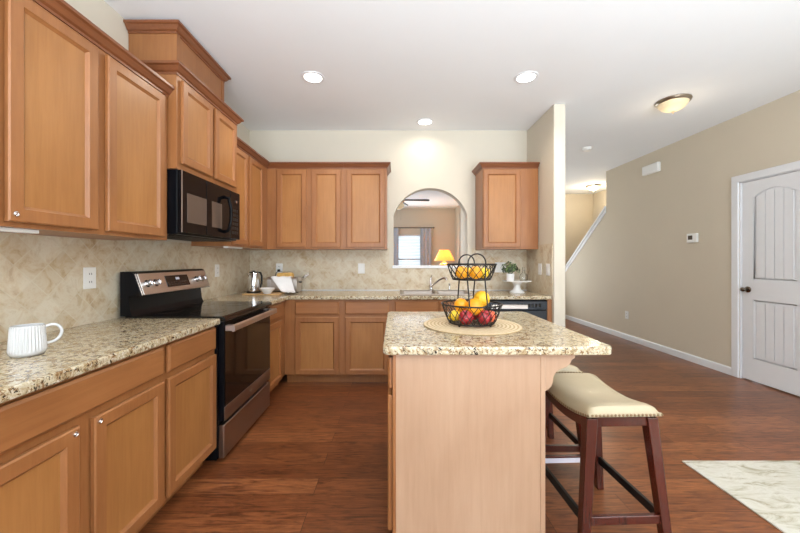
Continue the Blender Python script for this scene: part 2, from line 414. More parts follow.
struct('wall_stair_end', box(XR + 0.12, 4.5, 4.6, 4.7, 0, H), 'wall_tan')
struct('wall_living_right', box(1.575, 1.70, YB + 0.13, 8.3, 0, H), 'wall_tan')
struct('wall_living_return', box(1.744, 1.85, 8.3, 9.88, 0, H), 'wall_tan')
struct('wall_living_jog', box(1.575, 1.85, 8.2, 8.3, 0, H), 'wall_tan')
struct('wall_living_left', box(-2.6, -2.5, YB + 0.13, 9.88, 0, H), 'wall_tan')
LW = (-0.02, 0.78, 0.85, 1.97)   # living room window
struct('wall_living_far', prism([(-2.6, 0), (1.85, 0), (1.85, H), (-2.6, H)], [[(LW[0], LW[2]), (LW[1], LW[2]), (LW[1], LW[3]), (LW[0], LW[3])]], 'y', 9.88, 10.0), 'wall_tan')
# rear wall with broad glazing behind the camera
rw = [[(-1.3, 0.25), (0.5, 0.25), (0.5, 2.3), (-1.3, 2.3)], [(0.9, 0.25), (2.9, 0.25), (2.9, 2.3), (0.9, 2.3)]]
struct('wall_rear', prism([(XL - 0.12, 0), (XR + 0.12, 0), (XR + 0.12, H), (XL - 0.12, H)], rw, 'y', YREAR - 0.1, YREAR), 'wall_cream')
for k, w in enumerate(rw):
    x0, x1 = w[0][0], w[1][0]
    r = thing('window_%d' % (k + 2), 'wide white framed window in the rear wall', 'window', ((x0 + x1) / 2, YREAR, 0.25), kind='structure')
    hw_ = (x1 - x0) / 2
    obj('window_frame', prism([(-hw_, 0), (hw_, 0), (hw_, 2.05), (-hw_, 2.05)], [[(-hw_ + .06, .06), (-.03, .06), (-.03, 1.99), (-hw_ + .06, 1.99)], [(.03, .06), (hw_ - .06, .06), (hw_ - .06, 1.99), (.03, 1.99)]], 'y', -0.08, -0.02), 'white_trim', r)
    obj('pane', box(-hw_ + .05, hw_ - .05, -0.052, -0.048, .05, 2.0), 'glass', r)
# baseboards
bbp = [(0, 0), (0.014, 0), (0.014, 0.07), (0.008, 0.083), (0, 0.083)]
struct('baseboard_right', sweep([(XR, 5.77), (XR, 3.61)], bbp), 'white_trim')
struct('baseboard_stair', sweep([(XR, 7.25), (XR, 5.77)], bbp), 'white_trim')
struct('baseboard_right_front', sweep([(XR, 2.84), (XR, YREAR)], bbp), 'white_trim')
struct('baseboard_wing', sweep([(WX1, YB), (WX1, WY), (WX0, WY), (WX0, WY + 0.01)][::-1], [(-o, z) for o, z in bbp]), 'white_trim')
struct('baseboard_hall', sweep([(1.7, 7.73), (XR, 7.73)], bbp), 'white_trim')

# interior door in the right wall
d = thing('door_1', 'white two panel interior door with plank grooves in the right wall', 'door', (XR, (DY0 + DY1) / 2, 0), -PI / 2, kind='structure')
dw = (DY1 - DY0) / 2   # local x runs to -Y, local -y faces the room
cas = bmesh.new()
for s in (-1, 1): add_box(cas, min(s * dw, s * (dw + .073)), max(s * dw, s * (dw + .073)), -0.018, 0.0, 0, DZ + .06, 0.004)
add_box(cas, -dw - .073, dw + .073, -0.0185, 0, DZ - .005, DZ + .068, 0.004)
obj('casing', cas, 'white_trim', d)
jm = bmesh.new()
for s in (-1, 1): add_box(jm, min(s * dw, s * (dw - .012)), max(s * dw, s * (dw - .012)), 0.0, 0.12, 0, DZ)
add_box(jm, -dw, dw, 0, 0.12, DZ - .012, DZ)
obj('jamb', jm, 'white_trim', d)
dx = dw - 0.015; px = 0.188
def camber(x0, x1, z0, zs, zt, n=14):
    return [(x0, z0), (x1, z0)] + [(x1 + (x0 - x1) * i / n, zs + (zt - zs) * math.sin(PI * i / n) ** 0.8) for i in range(n + 1)]
up = camber(-px, px, 1.02, 1.855, 1.925); lo = [(-px, .235), (px, .235), (px, .825), (-px, .825)]
slab = bmesh.new()
add_prism(slab, [(-dx, .012), (dx, .012), (dx, DZ - .016), (-dx, DZ - .016)], [up, lo], 'y', 0.012, 0.024)
add_box(slab, -dx, dx, 0.024, 0.05, .012, DZ - .016)
obj('slab', slab, 'white_trim', d)
pl = bmesh.new()
for (z0, zs, zt) in ((1.05, 1.835, 1.90), (.265, .795, .795)):
    n = 4; wv = (2 * px - 0.06) / n
    for i in range(n):
        xa = -px + .03 + i * wv + .003; xb = xa + wv - .006
        f = lambda x: zs + (zt - zs) * max(0, math.sin(PI * (x + px) / (2 * px))) ** 0.8
        xs = [xa + (xb - xa) * k / 4 for k in range(5)]
        add_prism(pl, [(xa, z0), (xb, z0)] + [(x, f(x)) for x in xs[::-1]], [], 'y', 0.0145, 0.024)
obj('panel_planks', pl, 'white_trim', d)
mo = bmesh.new()
for lp in (up, lo):
    m_ = len(lp); cx_ = 0; cz_ = sum(z for _, z in lp) / m_
    add_tube(mo, [(x * .965, .019, cz_ + (z - cz_) * .975) for x, z in lp], 0.007, 6, closed=True)
obj('panel_moulding', mo, 'white_trim', d, True)
hd = bmesh.new(); add_lathe(hd, [(0, 0), (0.031, 0), (0.031, 0.006), (0.024, 0.012), (0.011, 0.016), (0.011, 0.04), (0, 0.04)])
bmesh.ops.rotate(hd, verts=list(hd.verts), cent=(0, 0, 0), matrix=Matrix.Rotation(PI / 2, 3, 'X'))
add_sphere(hd, (0, -.052, 0), .027, (1.0, .72, .82))
bmesh.ops.translate(hd, verts=list(hd.verts), vec=(-dx + .058, .012, .925))
obj('handle', hd, 'bronze', d, True, 'dark nickel door knob')

# backsplashes
zb = ZC + 0.001
struct('backsplash_left', box(XL, XL + 0.008, 0.6, YB, zb - 0.1, ZU + 0.02), 'tile_yz', 'travertine diamond tile on left wall')
struct('backsplash_back', prism([(XL + .008, ZB), (WX0, ZB), (WX0, ZU + .02), (AX1 + 0.05, ZU + .02), (AX1 + .05, AZ0 - 0.02), (AX0 - 0.05, AZ0 - .02), (AX0 - .05, ZU + .02), (XL + .008, ZU + .02)], [], 'y', YB - 0.008, YB), 'tile_xz', 'travertine diamond tile on back wall')
struct('backsplash_wing', box(WX0 - 0.008, WX0, WY + 0.02, YB - 0.008, zb, 1.385), 'tile_yz', 'travertine tile on wing wall')
struct('trim_4', box(XL + .6, WX0, YB - 0.014, YB - 0.008, ZC, ZC + 0.008), 'white_trim', 'white caulk line behind the counter')

# ------------------------------------------------------------------ cabinets
def drawer_front(x0, x1, z0, z1, parent, mat='maple_h'):
    return obj('drawer', rings_front(x0, x1, z0, z1, [(.006, 0), (.006, -.004), (0, -.005), (0, -.014), (.010, -.021)]), mat, parent)
def cab_door(x0, x1, z0, z1, parent, mat='maple'):
    d_ = obj('door', rings_front(x0, x1, z0, z1, [(.006, 0), (.006, -.004), (0, -.005), (0, -.018), (.005, -.022), (.047, -.022), (.050, -.018), (.060, -.0095)]), mat, parent)
    obj('panel', box(x0 + .0592, x1 - .0592, -.0106, -.0060, z0 + .0592, z1 - .0592), 'maple_gold', d_, False, 'golden recessed panel')
    return d_
def catch(x, z, door):
    b = lathe([(0, 0), (.0095, 0), (.0095, .003), (.007, .004), (.0045, .002), (.0025, .004), (0, .004)], seg=14)
    bmesh.ops.rotate(b, verts=list(b.verts), cent=(0, 0, 0), matrix=Matrix.Rotation(PI / 2, 3, 'X'))
    bmesh.ops.translate(b, verts=list(b.verts), vec=(x, -.022, z))
    return obj('knob_hole_ring', b, 'chrome', door, True, 'small bright round fitting')
CROWN = [(0, 0), (.006, 0), (.006, .012), (.016, .018), (.030, .040), (.042, .046), (.042, .060), (0, .060)]
def crown(path, z, parent):
    return obj('crown_moulding', sweep(path, [(o, z + q) for o, q in CROWN]), 'maple_dark', parent)
def base_body(w, depth, parent, toe=True, mat='maple'):
    bm = bmesh.new(); add_box(bm, 0, w, 0, depth, .10, ZB)
    if toe: add_box(bm, 0, w, .07, depth, 0, .10)
    return obj('body', bm, mat, parent)

FL = XL + 0.61   # face plane of left base units (local front looks to +X when rz = 90 deg)
LG = 'base cabinets along the left wall'
# wide base with one long drawer front and two doors
a = thing('base_cabinet', 'wide base cabinet with long drawer front under the white mug', 'cabinet', (FL, 0.76, 0), PI / 2, LG)
base_body(0.82, 0.60, a)
drawer_front(.02, .804, .695, .824, a)
d1 = cab_door(.02, .385, .108, .665, a); d2 = cab_door(.44, .804, .108, .665, a)
catch(.366, .645, d1); catch(.459, .645, d2)
# narrow one beside the range
a = thing('base_cabinet', 'narrow base cabinet with drawer directly beside near side of the range', 'cabinet', (FL, 1.58, 0), PI / 2, LG)
base_body(0.455, 0.60, a); drawer_front(.015, .44, .695, .824, a); cab_door(.015, .44, .108, .665, a)
# far side of the range, running into the corner
a = thing('base_cabinet', 'slim base cabinet between the range and the inner corner', 'cabinet', (FL, 2.812, 0), PI / 2, LG)
bm = bmesh.new(); add_box(bm, 0, .527, 0, .60, .10, ZB); add_box(bm, 0, .527, .07, .6, 0, .10); obj('body', bm, 'maple', a)
drawer_front(.02, .385, .695, .824, a); cab_door(.02, .385, .108, .665, a)
# back run
FB = YB - 0.61
BG = 'base cabinets along the back wall'
a = thing('base_cabinet', 'back wall base cabinet with two drawers above two doors, left of sink', 'cabinet', (-1.08, FB, 0), 0, BG)
base_body(1.05, 0.60, a)
for x0, x1 in ((.103, .533), (.592, 1.022)):
    drawer_front(x0, x1, .693, .82, a); cab_door(x0, x1, .102, .667, a)
a = thing('base_cabinet', 'back wall sink base cabinet behind the island', 'cabinet', (-0.03, FB, 0), 0, BG)
bm = bmesh.new(); add_box(bm, 0, .915, 0, .018, .10, ZB); add_box(bm, 0, .018, .018, .60, .10, ZB); add_box(bm, .897, .915, .018, .6, .1, ZB); add_box(bm, .018, .897, .018, .6, .1, .118); add_box(bm, 0, .915, .07, .6, 0, .1)
obj('body', bm, 'maple', a)
for x0, x1 in ((.03, .45), (.465, .885)):
    drawer_front(x0, x1, .693, .82, a); cab_door(x0, x1, .102, .667, a)
tag(obj('end_panel', box(1.488, WX0 - .001, FB - .02, YB - .01, 0, ZB, .002), 'maple'), 'wood end panel between dishwasher and wing wall', 'panel')

# dishwasher
a = thing('dishwasher', 'dark steel dishwasher under the counter beside the wing wall', 'dishwasher', (0.888, FB, 0))
obj('body', box(0, .596, 0, .58, .10, ZB - .004), 'black_enamel', a)
obj('door', box(.003, .593, -.03, 0, .12, .735, .004), 'steel_blue', a)
obj('control_panel', prism([(-.03, .742), (0, .742), (0, .834), (-.018, .834), (-.03, .82)], [], 'x', .003, .593), 'steel_blue', a)
obj('handle', prism([(-.045, .752), (-.03, .752), (-.03, .79), (-.038, .79), (-.045, .782)], [], 'x', .05, .40), 'steel', a, False, 'bright bar handle')
bm = bmesh.new()
for i in range(7): add_box(bm, .30 + i * .035, .322 + i * .035, -.0315, -.029, .765, .80)
obj('button_row', bm, 'black_gloss', a, False, 'row of black buttons')
obj('toe_panel', box(.003, .593, .03, .05, 0, .10), 'black_matte', a)

# wall cabinets
FU = XL + 0.33
UG = 'wall cabinets along the left wall'
a = thing('wall_cabinet', 'large two door wall cabinet above the white mug at picture edge', 'cabinet', (FU, 0.76, 0), PI / 2, UG)
obj('body', box(0, .805, 0, .322, ZU, ZT), 'maple', a)
cab_door(.03, .385, 1.358, 2.183, a); d2 = cab_door(.419, .778, 1.358, 2.183, a); catch(.44, 1.385, d2)
crown([(0, 0), (.805, 0)], ZT - .008, a)
a = thing('wall_cabinet', 'single door wall cabinet just left of the microwave', 'cabinet', (FU, 1.565, 0), PI / 2, UG)
obj('body', box(0, .463, 0, .322, ZU, ZT), 'maple', a); cab_door(.024, .42, 1.358, 2.183, a)
crown([(0, 0), (.463, 0), (.463, .2)], ZT - .008, a)
MY0, MY1 = 2.035, 2.805
a = thing('wall_cabinet', 'raised short two door wall cabinet directly above the microwave', 'cabinet', (XL + .382, MY0, 0), PI / 2, UG)
obj('body', box(0, .77, 0, .376, 1.772, 2.345), 'maple', a)
cab_door(.032, .372, 1.81, 2.315, a); cab_door(.410, .738, 1.81, 2.315, a)
crown([(0, .37), (0, 0), (.77, 0), (.77, .37)], 2.335, a)
a = thing('vent_box', 'plain wooden box with crown stacked on the raised microwave cabinet', 'cabinet', (XL + .305, 2.15, 0), PI / 2)
bm = box(0, .595, 0, .30, 2.346, 2.665); obj('body', bm, 'maple', a)
for x in (0, .565): obj('corner_strip', box(x, x + .03, -.006, 0, 2.396, 2.66), 'maple', a)
crown([(0, .30), (0, 0), (.595, 0), (.595, .30)], 2.655, a)
a = thing('wall_cabinet', 'two door wall cabinet between the microwave and the corner', 'cabinet', (FU, 2.808, 0), PI / 2, UG)
obj('body', box(0, 1.135, 0, .322, ZU, ZT), 'maple', a)
cab_door(.02, .30, 1.358, 2.183, a); cab_door(.335, .66, 1.358, 2.183, a)
crown([(0, 0), (.81, 0)], ZT - .008, a)
FBU = YB - 0.33
VG = 'wall cabinets along the back wall'
a = thing('wall_cabinet', 'two door wall cabinet filling the left end of the back wall', 'cabinet', (FU + .001, FBU, 0), 0, VG)
obj('body', box(0, .815, 0, .322, ZU, ZT), 'maple', a)
cab_door(.104, .418, 1.358, 2.183, a); cab_door(.476, .785, 1.358, 2.183, a)
crown([(0, 0), (.815, 0)], ZT - .008, a)
a = thing('wall_cabinet', 'single door wall cabinet just left of the arched opening', 'cabinet', (-.543, FBU, 0), 0, VG)
obj('body', box(0, .455, 0, .322, ZU, ZT), 'maple', a); cab_door(.032, .432, 1.358, 2.183, a)
crown([(0, 0), (.455, 0), (.455, .322)], ZT - .008, a)
a = thing('wall_cabinet', 'lone wall cabinet right of the arch above the potted plant', 'cabinet', (.932, FBU, 0), 0, VG)
obj('body', box(0, .592, 0, .322, ZU, ZT), 'maple', a); cab_door(.004, .40, 1.358, 2.183, a)
crown([(0, .322), (0, 0), (.592, 0)], ZT - .008, a)

for nm_, y0, y1 in (('white light bar under the large two door wall cabinet', .80, 1.33), ('white light bar under the wall cabinet beyond the microwave', 2.83, 3.10)):
    r = thing('under_cabinet_light', nm_, 'light bar', (FU - .03, y0, ZU), PI / 2, 'under cabinet lights')
    obj('housing', box(0, y1 - y0, 0, .04, -.014, -.0005, .002), 'white_plastic', r); obj('diffuser', box(.02, y1 - y0 - .02, .006, .034, -.016, -.013, .001), 'ceramic', r)

# countertops
XC = XL + 0.645; YC = YB - 0.645
tag(obj('countertop', prism([(XL + .009, .74), (XC, .74), (XC, 2.037), (XL + .009, 2.037)], [], 'z', ZB + .0005, ZC, bev=.006), 'granite'), 'granite countertop holding the white mug, left of the range', 'countertop', 'granite countertops')
SK = (.07, .79, 3.40, 3.80)
bx, by = XL + .009, YB - .009
tag(obj('countertop', prism([(bx, 2.81), (XC, 2.81), (XC, YC), (WX0 - .009, YC), (WX0 - .009, by), (bx, by)], [[(SK[0], SK[2]), (SK[1], SK[2]), (SK[1], SK[3]), (SK[0], SK[3])]], 'z', ZB + .0005, ZC, bev=.006), 'granite'), 'granite countertop around the corner with the sink and kettle', 'countertop', 'granite countertops')

# sink and faucet
a = thing('sink', 'stainless drop-in sink below the arched opening', 'sink', ((SK[0] + SK[1]) / 2, (SK[2] + SK[3]) / 2, ZC))
sw, sd = (SK[1] - SK[0]) / 2, (SK[3] - SK[2]) / 2
obj('rim', prism([(-sw - .02, -sd - .02), (sw + .02, -sd - .02), (sw + .02, sd + .06), (-sw - .02, sd + .06)], [[(-sw + .02, -sd + .02), (-.02, -sd + .02), (-.02, sd - .02), (-sw + .02, sd - .02)], [(.02, -sd + .02), (sw - .02, -sd + .02), (sw - .02, sd - .02), (.02, sd - .02)]], 'z', .0005, .012, bev=.003), 'steel_warm', a)
for s in (-1, 1):
    x0, x1 = (-sw + .02, -.02) if s < 0 else (.02, sw - .02)
    bm = bmesh.new(); y0, y1 = -sd + .02, sd - .02
    top = [bm.verts.new(p) for p in ((x0, y0, .002), (x1, y0, .002), (x1, y1, .002), (x0, y1, .002))]
    bot = [bm.verts.new(p) for p in ((x0 + .02, y0 + .02, -.17), (x1 - .02, y0 + .02, -.17), (x1 - .02, y1 - .02, -.17), (x0 + .02, y1 - .02, -.17))]
    for i in range(4): bm.faces.new((top[i], top[(i + 1) % 4], bot[(i + 1) % 4], bot[i]))
    bm.faces.new(bot); obj('basin', bm, 'steel_warm', a)
a = thing('faucet', 'chrome single lever faucet behind the sink', 'faucet', (.405, 3.835, ZC + .0125))
obj('base_plate', lathe([(0, 0), (.032, 0), (.032, .006), (.022, .012), (.022, .05), (.018, .062), (0, .064)], seg=24), 'chrome', a, True)
obj('lever', tube([(0, .004, .055), (-.004, .02, .10), (.004, .025, .145), (.012, .02, .165)], [.013, .009, .008, .009], 10), 'chrome', a, True)
obj('spout', tube([(.0, -.01, .035), (.035, -.05, .075), (.085, -.11, .125), (.125, -.15, .145), (.145, -.17, .14), (.148, -.175, .12)], [.015, .013, .012, .012, .013, .013], 12), 'chrome', a, True)
a = thing('soap_dispenser', 'small chrome soap pump right of the faucet', 'soap dispenser', (.615, 3.835, ZC + .0125))
obj('pump', lathe([(0, 0), (.02, 0), (.02, .004), (.010, .012), (.008, .05), (.012, .055), (.012, .075), (0, .078)], seg=18), 'chrome', a, True)
obj('nozzle', tube([(0, 0, .068), (0, -.03, .07), (0, -.045, .062)], .005, 8), 'chrome', a, True)

# ------------------------------------------------------------------ range
RY0 = 2.043; RW = 0.76
XF = -1.03
a = thing('range', 'freestanding electric range with black glass top and steel drawer', 'stove', (XF, RY0, 0), PI / 2)   # local x -> +Y, local y -> -X
D = XF - XL - .038
bm = bmesh.new(); add_box(bm, 0, RW, .035, D - .01, .03, .862); add_box(bm, .03, RW - .03, .06, D - .04, 0, .03)
obj('body', bm, 'black_enamel', a)
obj('cooktop', prism([(-.012, .853), (D - .03, .853), (D - .03, .884), (.012, .884), (-.006, .878), (-.014, .866)], [], 'x', 0, RW), 'black_gloss', a)
for (x, y, r) in ((.2, .2, .105), (.56, .2, .085), (.2, .46, .08), (.56, .46, .095)):
    obj('burner_ring', lathe([(r - .0015, .8842), (r - .0015, .8848), (r + .0015, .8848), (r + .0015, .8842)], (x, y, 0), 40), 'micro_window', a, True, 'thin grey burner ring')
# slanted control console at the wall
prof = [(D, .884), (D - .075, .884), (D - .06, .915), (D - .05, 1.005), (D - .125, 1.005), (D - .078, 1.142), (D - .06, 1.152), (D, 1.152)]
obj('backguard', prism([(y, z) for y, z in prof], [], 'x', 0, RW), 'black_enamel', a)
# console face : panel plane from (D-.125,1.008) to (D-.08,1.138)
p0 = Vector((0, D - .126, 1.006)); p1 = Vector((0, D - .079, 1.142)); ax = (p1 - p0); LN = ax.length; ax.normalize(); nn = Vector((0, -ax.z, ax.y))
def on_panel(bm):
    m = Matrix(((1, 0, 0, 0), (0, -nn.y, ax.y, p0.y), (0, -nn.z, ax.z, p0.z), (0, 0, 0, 1)))
    bmesh.ops.transform(bm, matrix=m, verts=list(bm.verts)); return bm
obj('console_face', on_panel(box(.022, RW - .006, -.006, 0, .002, LN - .004, .002)), 'steel', a)
obj('console_edge', on_panel(box(.006, .014, -.006, 0, .002, LN - .004, .001)), 'steel', a, False, 'thin steel edge strip')
dsp = obj('display', on_panel(box(.25, .50, -.009, -.005, .035, .115, .002)), 'black_gloss', a)
bm = bmesh.new(); add_box(bm, .355, .395, -.0096, -.0088, .082, .10); obj('clock', on_panel(bm), 'sticker', dsp)
bm = bmesh.new()
for r_ in range(2):
    for c_ in range(8): add_box(bm, .265 + c_ * .029, .278 + c_ * .029, -.0096, -.0088, .045 + r_ * .018, .051 + r_ * .018)
obj('buttons', on_panel(bm), 'micro_window', dsp)
for x in (.075, .15, .60, .675):
    k = lathe([(0, 0), (.024, 0), (.024, .004), (.019, .008), (.018, .028), (.014, .031), (0, .031)], seg=20)
    bmesh.ops.rotate(k, verts=list(k.verts), cent=(0, 0, 0), matrix=Matrix.Rotation(PI / 2, 3, 'X'))
    add_box(k, -.004, .004, -.038, -.028, -.017, .017, .002)
    bmesh.ops.translate(k, verts=list(k.verts), vec=(x, -.006, .072))
    obj('knob', on_panel(k), 'chrome', a, True)
dr = obj('oven_door', box(.004, RW - .004, 0, .034, .252, .848, .004), 'black_enamel', a)
obj('window', box(.012, RW - .012, -.004, 0, .338, .846, .0015), 'glass_dark', dr, False, 'dark oven window')
obj('door_rail', box(.004, RW - .004, -.005, 0, .252, .336, .002), 'steel_warm', dr, False, 'brushed steel lower rail')
b = bmesh.new()
hz = .812
sec = [(-.062, hz - .019), (-.050, hz - .023), (-.044, hz - .020), (-.044, hz + .016), (-.052, hz + .020), (-.062, hz + .012)]
add_prism(b, sec, [], 'x', .012, RW - .012)
for x in (.012, RW - .047): add_box(b, x, x + .035, -.048, -.003, hz - .018, hz + .016, .003)
obj('handle', b, 'steel', dr, False, 'brushed steel bar handle')
b = lathe([(0, 0), (.014, 0), (.014, .002), (.0125, .003), (.011, .0022), (0, .0022)], seg=24)
bmesh.ops.rotate(b, verts=list(b.verts), cent=(0, 0, 0), matrix=Matrix.Rotation(PI / 2, 3, 'X'))
for s in (-1, 1): add_tube(b, [(s * .001 + s * .006 * math.cos(t_), -.003, .006 * math.sin(t_)) for t_ in [0.6 + 0.5 * i for i in range(10)]], .0009, 5)
bmesh.ops.translate(b, verts=list(b.verts), vec=(RW / 2, -.005, .294))
obj('emblem', b, 'nickel', dr, True, 'small round emblem')
obj('storage_drawer', box(.004, RW - .004, 0, .034, .028, .226, .004), 'steel_warm', a, False, 'brushed steel storage drawer')

# ------------------------------------------------------------------ microwave
a = thing('microwave', 'black over-the-range microwave below the raised cabinet', 'microwave', (XL + .412, MY0 + .004, 0), PI / 2)
mw = .762
obj('body', box(0, mw, .03, .40, 1.38, 1.768, .003), 'black_enamel', a)
dr = obj('door', box(.0, .60, 0, .028, 1.39, 1.766, .004), 'black_satin', a)
obj('door_edge', box(-.001, .004, -.0015, .003, 1.39, 1.766, .0005), 'steel_warm', a, False, 'thin bright edge strip')
obj('window', box(.05, .47, -.002, 0, 1.455, 1.635, .001), 'micro_window', dr, False, 'grey see-through window')
obj('window_post', box(.265, .33, -.003, 0, 1.40, 1.756, .001), 'black_satin', dr)  # dark strip standing in for a vertical reflection on the door
h = tube([(.505, 0, 1.695), (.505, -.035, 1.685), (.507, -.05, 1.62), (.507, -.053, 1.565), (.507, -.05, 1.51), (.505, -.035, 1.445), (.505, 0, 1.435)], .013, 10)
obj('handle', h, 'black_satin', dr, True, 'curved black handle')
cp = obj('control_panel', box(.603, mw, 0, .028, 1.39, 1.766, .004), 'black_satin', a)
b = bmesh.new()
for r_ in range(6):
    for c_ in range(3): add_box(b, .63 + c_ * .035, .655 + c_ * .035, -.0012, .0005, 1.43 + r_ * .035, 1.452 + r_ * .035)
obj('buttons', b, 'black_matte', cp)
b = lathe([(0, 0), (.010, 0), (.010, .002), (0, .0025)], seg=20)
bmesh.ops.rotate(b, verts=list(b.verts), cent=(0, 0, 0), matrix=Matrix.Rotation(PI / 2, 3, 'X'))
bmesh.ops.translate(b, verts=list(b.verts), vec=(.70, 0, 1.69)); obj('emblem', b, 'chrome', cp, True, 'small round emblem')
b = bmesh.new()
for i in range(12): add_box(b, .03, mw - .03, .06 + i * .026, .072 + i * .026, 1.374, 1.381)
obj('vent_grille', b, 'black_matte', a)

# ------------------------------------------------------------------ island
IX0, IX1, IY0, IY1 = -.05, .884, 1.362, 2.315
a = thing('island_cabinet', 'pale panelled island cabinet with scroll bracket under overhang', 'kitchen island', (-.008, 2.285, 0), -PI / 2)   # local x -> -Y, local y -> +X
iw = 2.285 - 1.392; idp = .603
bm = bmesh.new(); add_box(bm, 0, iw - .02, 0, idp, .10, ZB); add_box(bm, 0, iw - .02, .07, idp, 0, .10); obj('body', bm, 'maple', a)
for x0, x1 in ((.02, .42), (.45, iw - .012)):
    drawer_front(x0, x1, .695, .82, a); cab_door(x0, x1, .108, .665, a)
obj('end_panel', box(iw - .02, iw, .003, idp, 0, ZB), 'maple_pale', a)
obj('corner_post', box(iw - .02, iw + .003, idp, idp + .02, 0, ZB, .002), 'maple_pale', a)
obj('edge_strip', box(iw - .019, iw + .003, -.002, .012, 0, ZB, .001), 'maple', a)
obj('seating_side_panel', box(0, iw - .02, idp, idp + .008, 0, ZB), 'maple_pale', a)
br = [(0, ZB), (.125, ZB), (.125, ZB - .018), (.112, ZB - .026), (.105, ZB - .042), (.092, ZB - .055), (.066, ZB - .065), (.046, ZB - .078), (.036, ZB - .098), (.034, ZB - .118), (.028, ZB - .135), (.014, ZB - .15), (0, ZB - .156)]
for x in (.05, iw - .040):
    obj('bracket', prism([(idp + (.02 if x > .5 else .008) + o, z) for o, z in br], [], 'x', x, x + .036, bev=.002), 'maple_pale', a, False, 'scrolled support bracket')
def rounded(x0, x1, y0, y1, r, n=6):
    pts = []
    for cx_, cy_, s in ((x1 - r, y0 + r, -PI / 2), (x1 - r, y1 - r, 0), (x0 + r, y1 - r, PI / 2), (x0 + r, y0 + r, PI)):
        for i in range(n + 1): pts.append((cx_ + r * math.cos(s + PI / 2 * i / n), cy_ + r * math.sin(s + PI / 2 * i / n)))
    return pts
tag(obj('countertop', prism(rounded(IX0, IX1, IY0, IY1, .035), [], 'z', ZB + .0005, ZC, bev=.007), 'granite'), 'granite countertop on the island holding the fruit basket', 'countertop', 'granite countertops')

# ------------------------------------------------------------------ stools
def seat_mesh(L, Wd, zt, th):
    bm = bmesh.new(); nu, nv = 18, 26; top = []
    for i in range(nu + 1):
        u = -1 + 2 * i / nu; row = []
        for j in range(nv + 1):
            v = -1 + 2 * j / nv
            e = min(1, (1 - abs(u)) / .42); e2 = min(1, (1 - abs(v)) / .24)
            rnd = (1 - (1 - e) ** 2) ** .5 if e < 1 else 1; rnd2 = (1 - (1 - e2) ** 2) ** .5 if e2 < 1 else 1
            sad = .034 * (v * v) - .034
            row.append(bm.verts.new((u * Wd / 2, v * L / 2, zt + sad - th * (1 - rnd * rnd2) * .85)))
        top.append(row)
    for i in range(nu):
        for j in range(nv): bm.faces.new((top[i][j], top[i + 1][j], top[i + 1][j + 1], top[i][j + 1]))
    edge = [top[i][0] for i in range(nu + 1)] + [top[nu][j] for j in range(1, nv + 1)] + [top[i][nv] for i in range(nu - 1, -1, -1)] + [top[0][j] for j in range(nv - 1, 0, -1)]
    low = [bm.verts.new((v.co.x, v.co.y, zt - .034 + .034 * (v.co.y / (L / 2)) ** 2 - th - .008)) for v in edge]
    for i in range(len(edge)): bm.faces.new((edge[i], edge[(i + 1) % len(edge)], low[(i + 1) % len(edge)], low[i]))
    bm.faces.new(low); bmesh.ops.recalc_face_normals(bm, faces=list(bm.faces)); return bm
def make_stool(loc, label):
    r = thing('counter_stool', label, 'stool', loc, 0, 'saddle seat counter stools')
    L, Wd, zt, th = .44, .305, .640, .045
    sb = lambda y: zt - .034 + .034 * (y / (L / 2)) ** 2 - th - .008   # underside of the cushion
    cu = obj('seat', seat_mesh(L, Wd, zt, th), 'cream_leather', r, True, 'cream leather saddle seat')
    nb = bmesh.new(); N = 26
    for s in (-1, 1):
        for i in range(N + 1):
            y = -L / 2 + L * i / N
            add_sphere(nb, (s * (Wd / 2 + .001), y, sb(y) + .007), .0055, (.7, 1, 1), None, 8, 6)
        for i in range(1, 19): add_sphere(nb, (-Wd / 2 + Wd * i / 19, s * (L / 2 + .001), sb(L / 2) + .007), .0055, (1, .7, 1), None, 8, 6)
    obj('nailhead_trim', nb, 'nailhead', cu, True, 'row of bronze nailheads')
    # aprons follow the curve of the seat
    for s in (-1, 1):
        ys = [-.19 + .38 * i / 12 for i in range(13)]
        x0 = s * .137
        obj('apron', prism([(y, sb(y) - .001) for y in ys] + [(y, sb(y) - .042) for y in ys[::-1]], [], 'x', x0 - .010, x0 + .010), 'cherry', r)
        obj('apron', box(-.127, .127, s * .190 - .010, s * .190 + .010, sb(.19) - .040, sb(.19) - .001, .002), 'cherry', r)
    tops = .574
    legs = {}
    for sx in (-1, 1):
        for sy in (-1, 1):
            pb = (sx * .178, sy * .222, 0.0); pt = (sx * .126, sy * .186, tops)
            obj('leg', bar(pb, pt, .034, .034, .044, .044), 'cherry', r)
            legs[sx, sy] = lambda z, pb=pb, pt=pt: tuple(pb[k] + (pt[k] - pb[k]) * z / tops for k in range(3))
    for sx in (-1, 1):
        p, q = legs[sx, -1](.165), legs[sx, 1](.165)
        b = bmesh.new(); add_box(b, p[0] - .008, p[0] + .008, p[1] + .012, q[1] - .012, .147, .185, .002)
        obj('stretcher', b, 'black_matte', r, False, 'black metal stretcher')
    for sy in (-1, 1):
        p, q = legs[-1, sy](.165), legs[1, sy](.165)
        st = obj('stretcher', box(p[0] + .012, q[0] - .012, p[1] - .010, p[1] + .010, .150, .184, .002), 'cherry', r)
        if sy > 0: obj('paper_label', box(p[0] + .03, q[0] - .08, p[1] - .0112, p[1] - .0102, .151, .176), 'sticker', st, False, 'pale paper strip')
    r.rotation_euler.z = math.radians(2)
    return r
st = make_stool((.925, 1.597, 0), 'cream saddle stool nearest the camera at the island overhang')
copy_thing(st, (.895, 2.12, 0), 0, 'second cream saddle stool, mostly hidden behind the nearer stool')

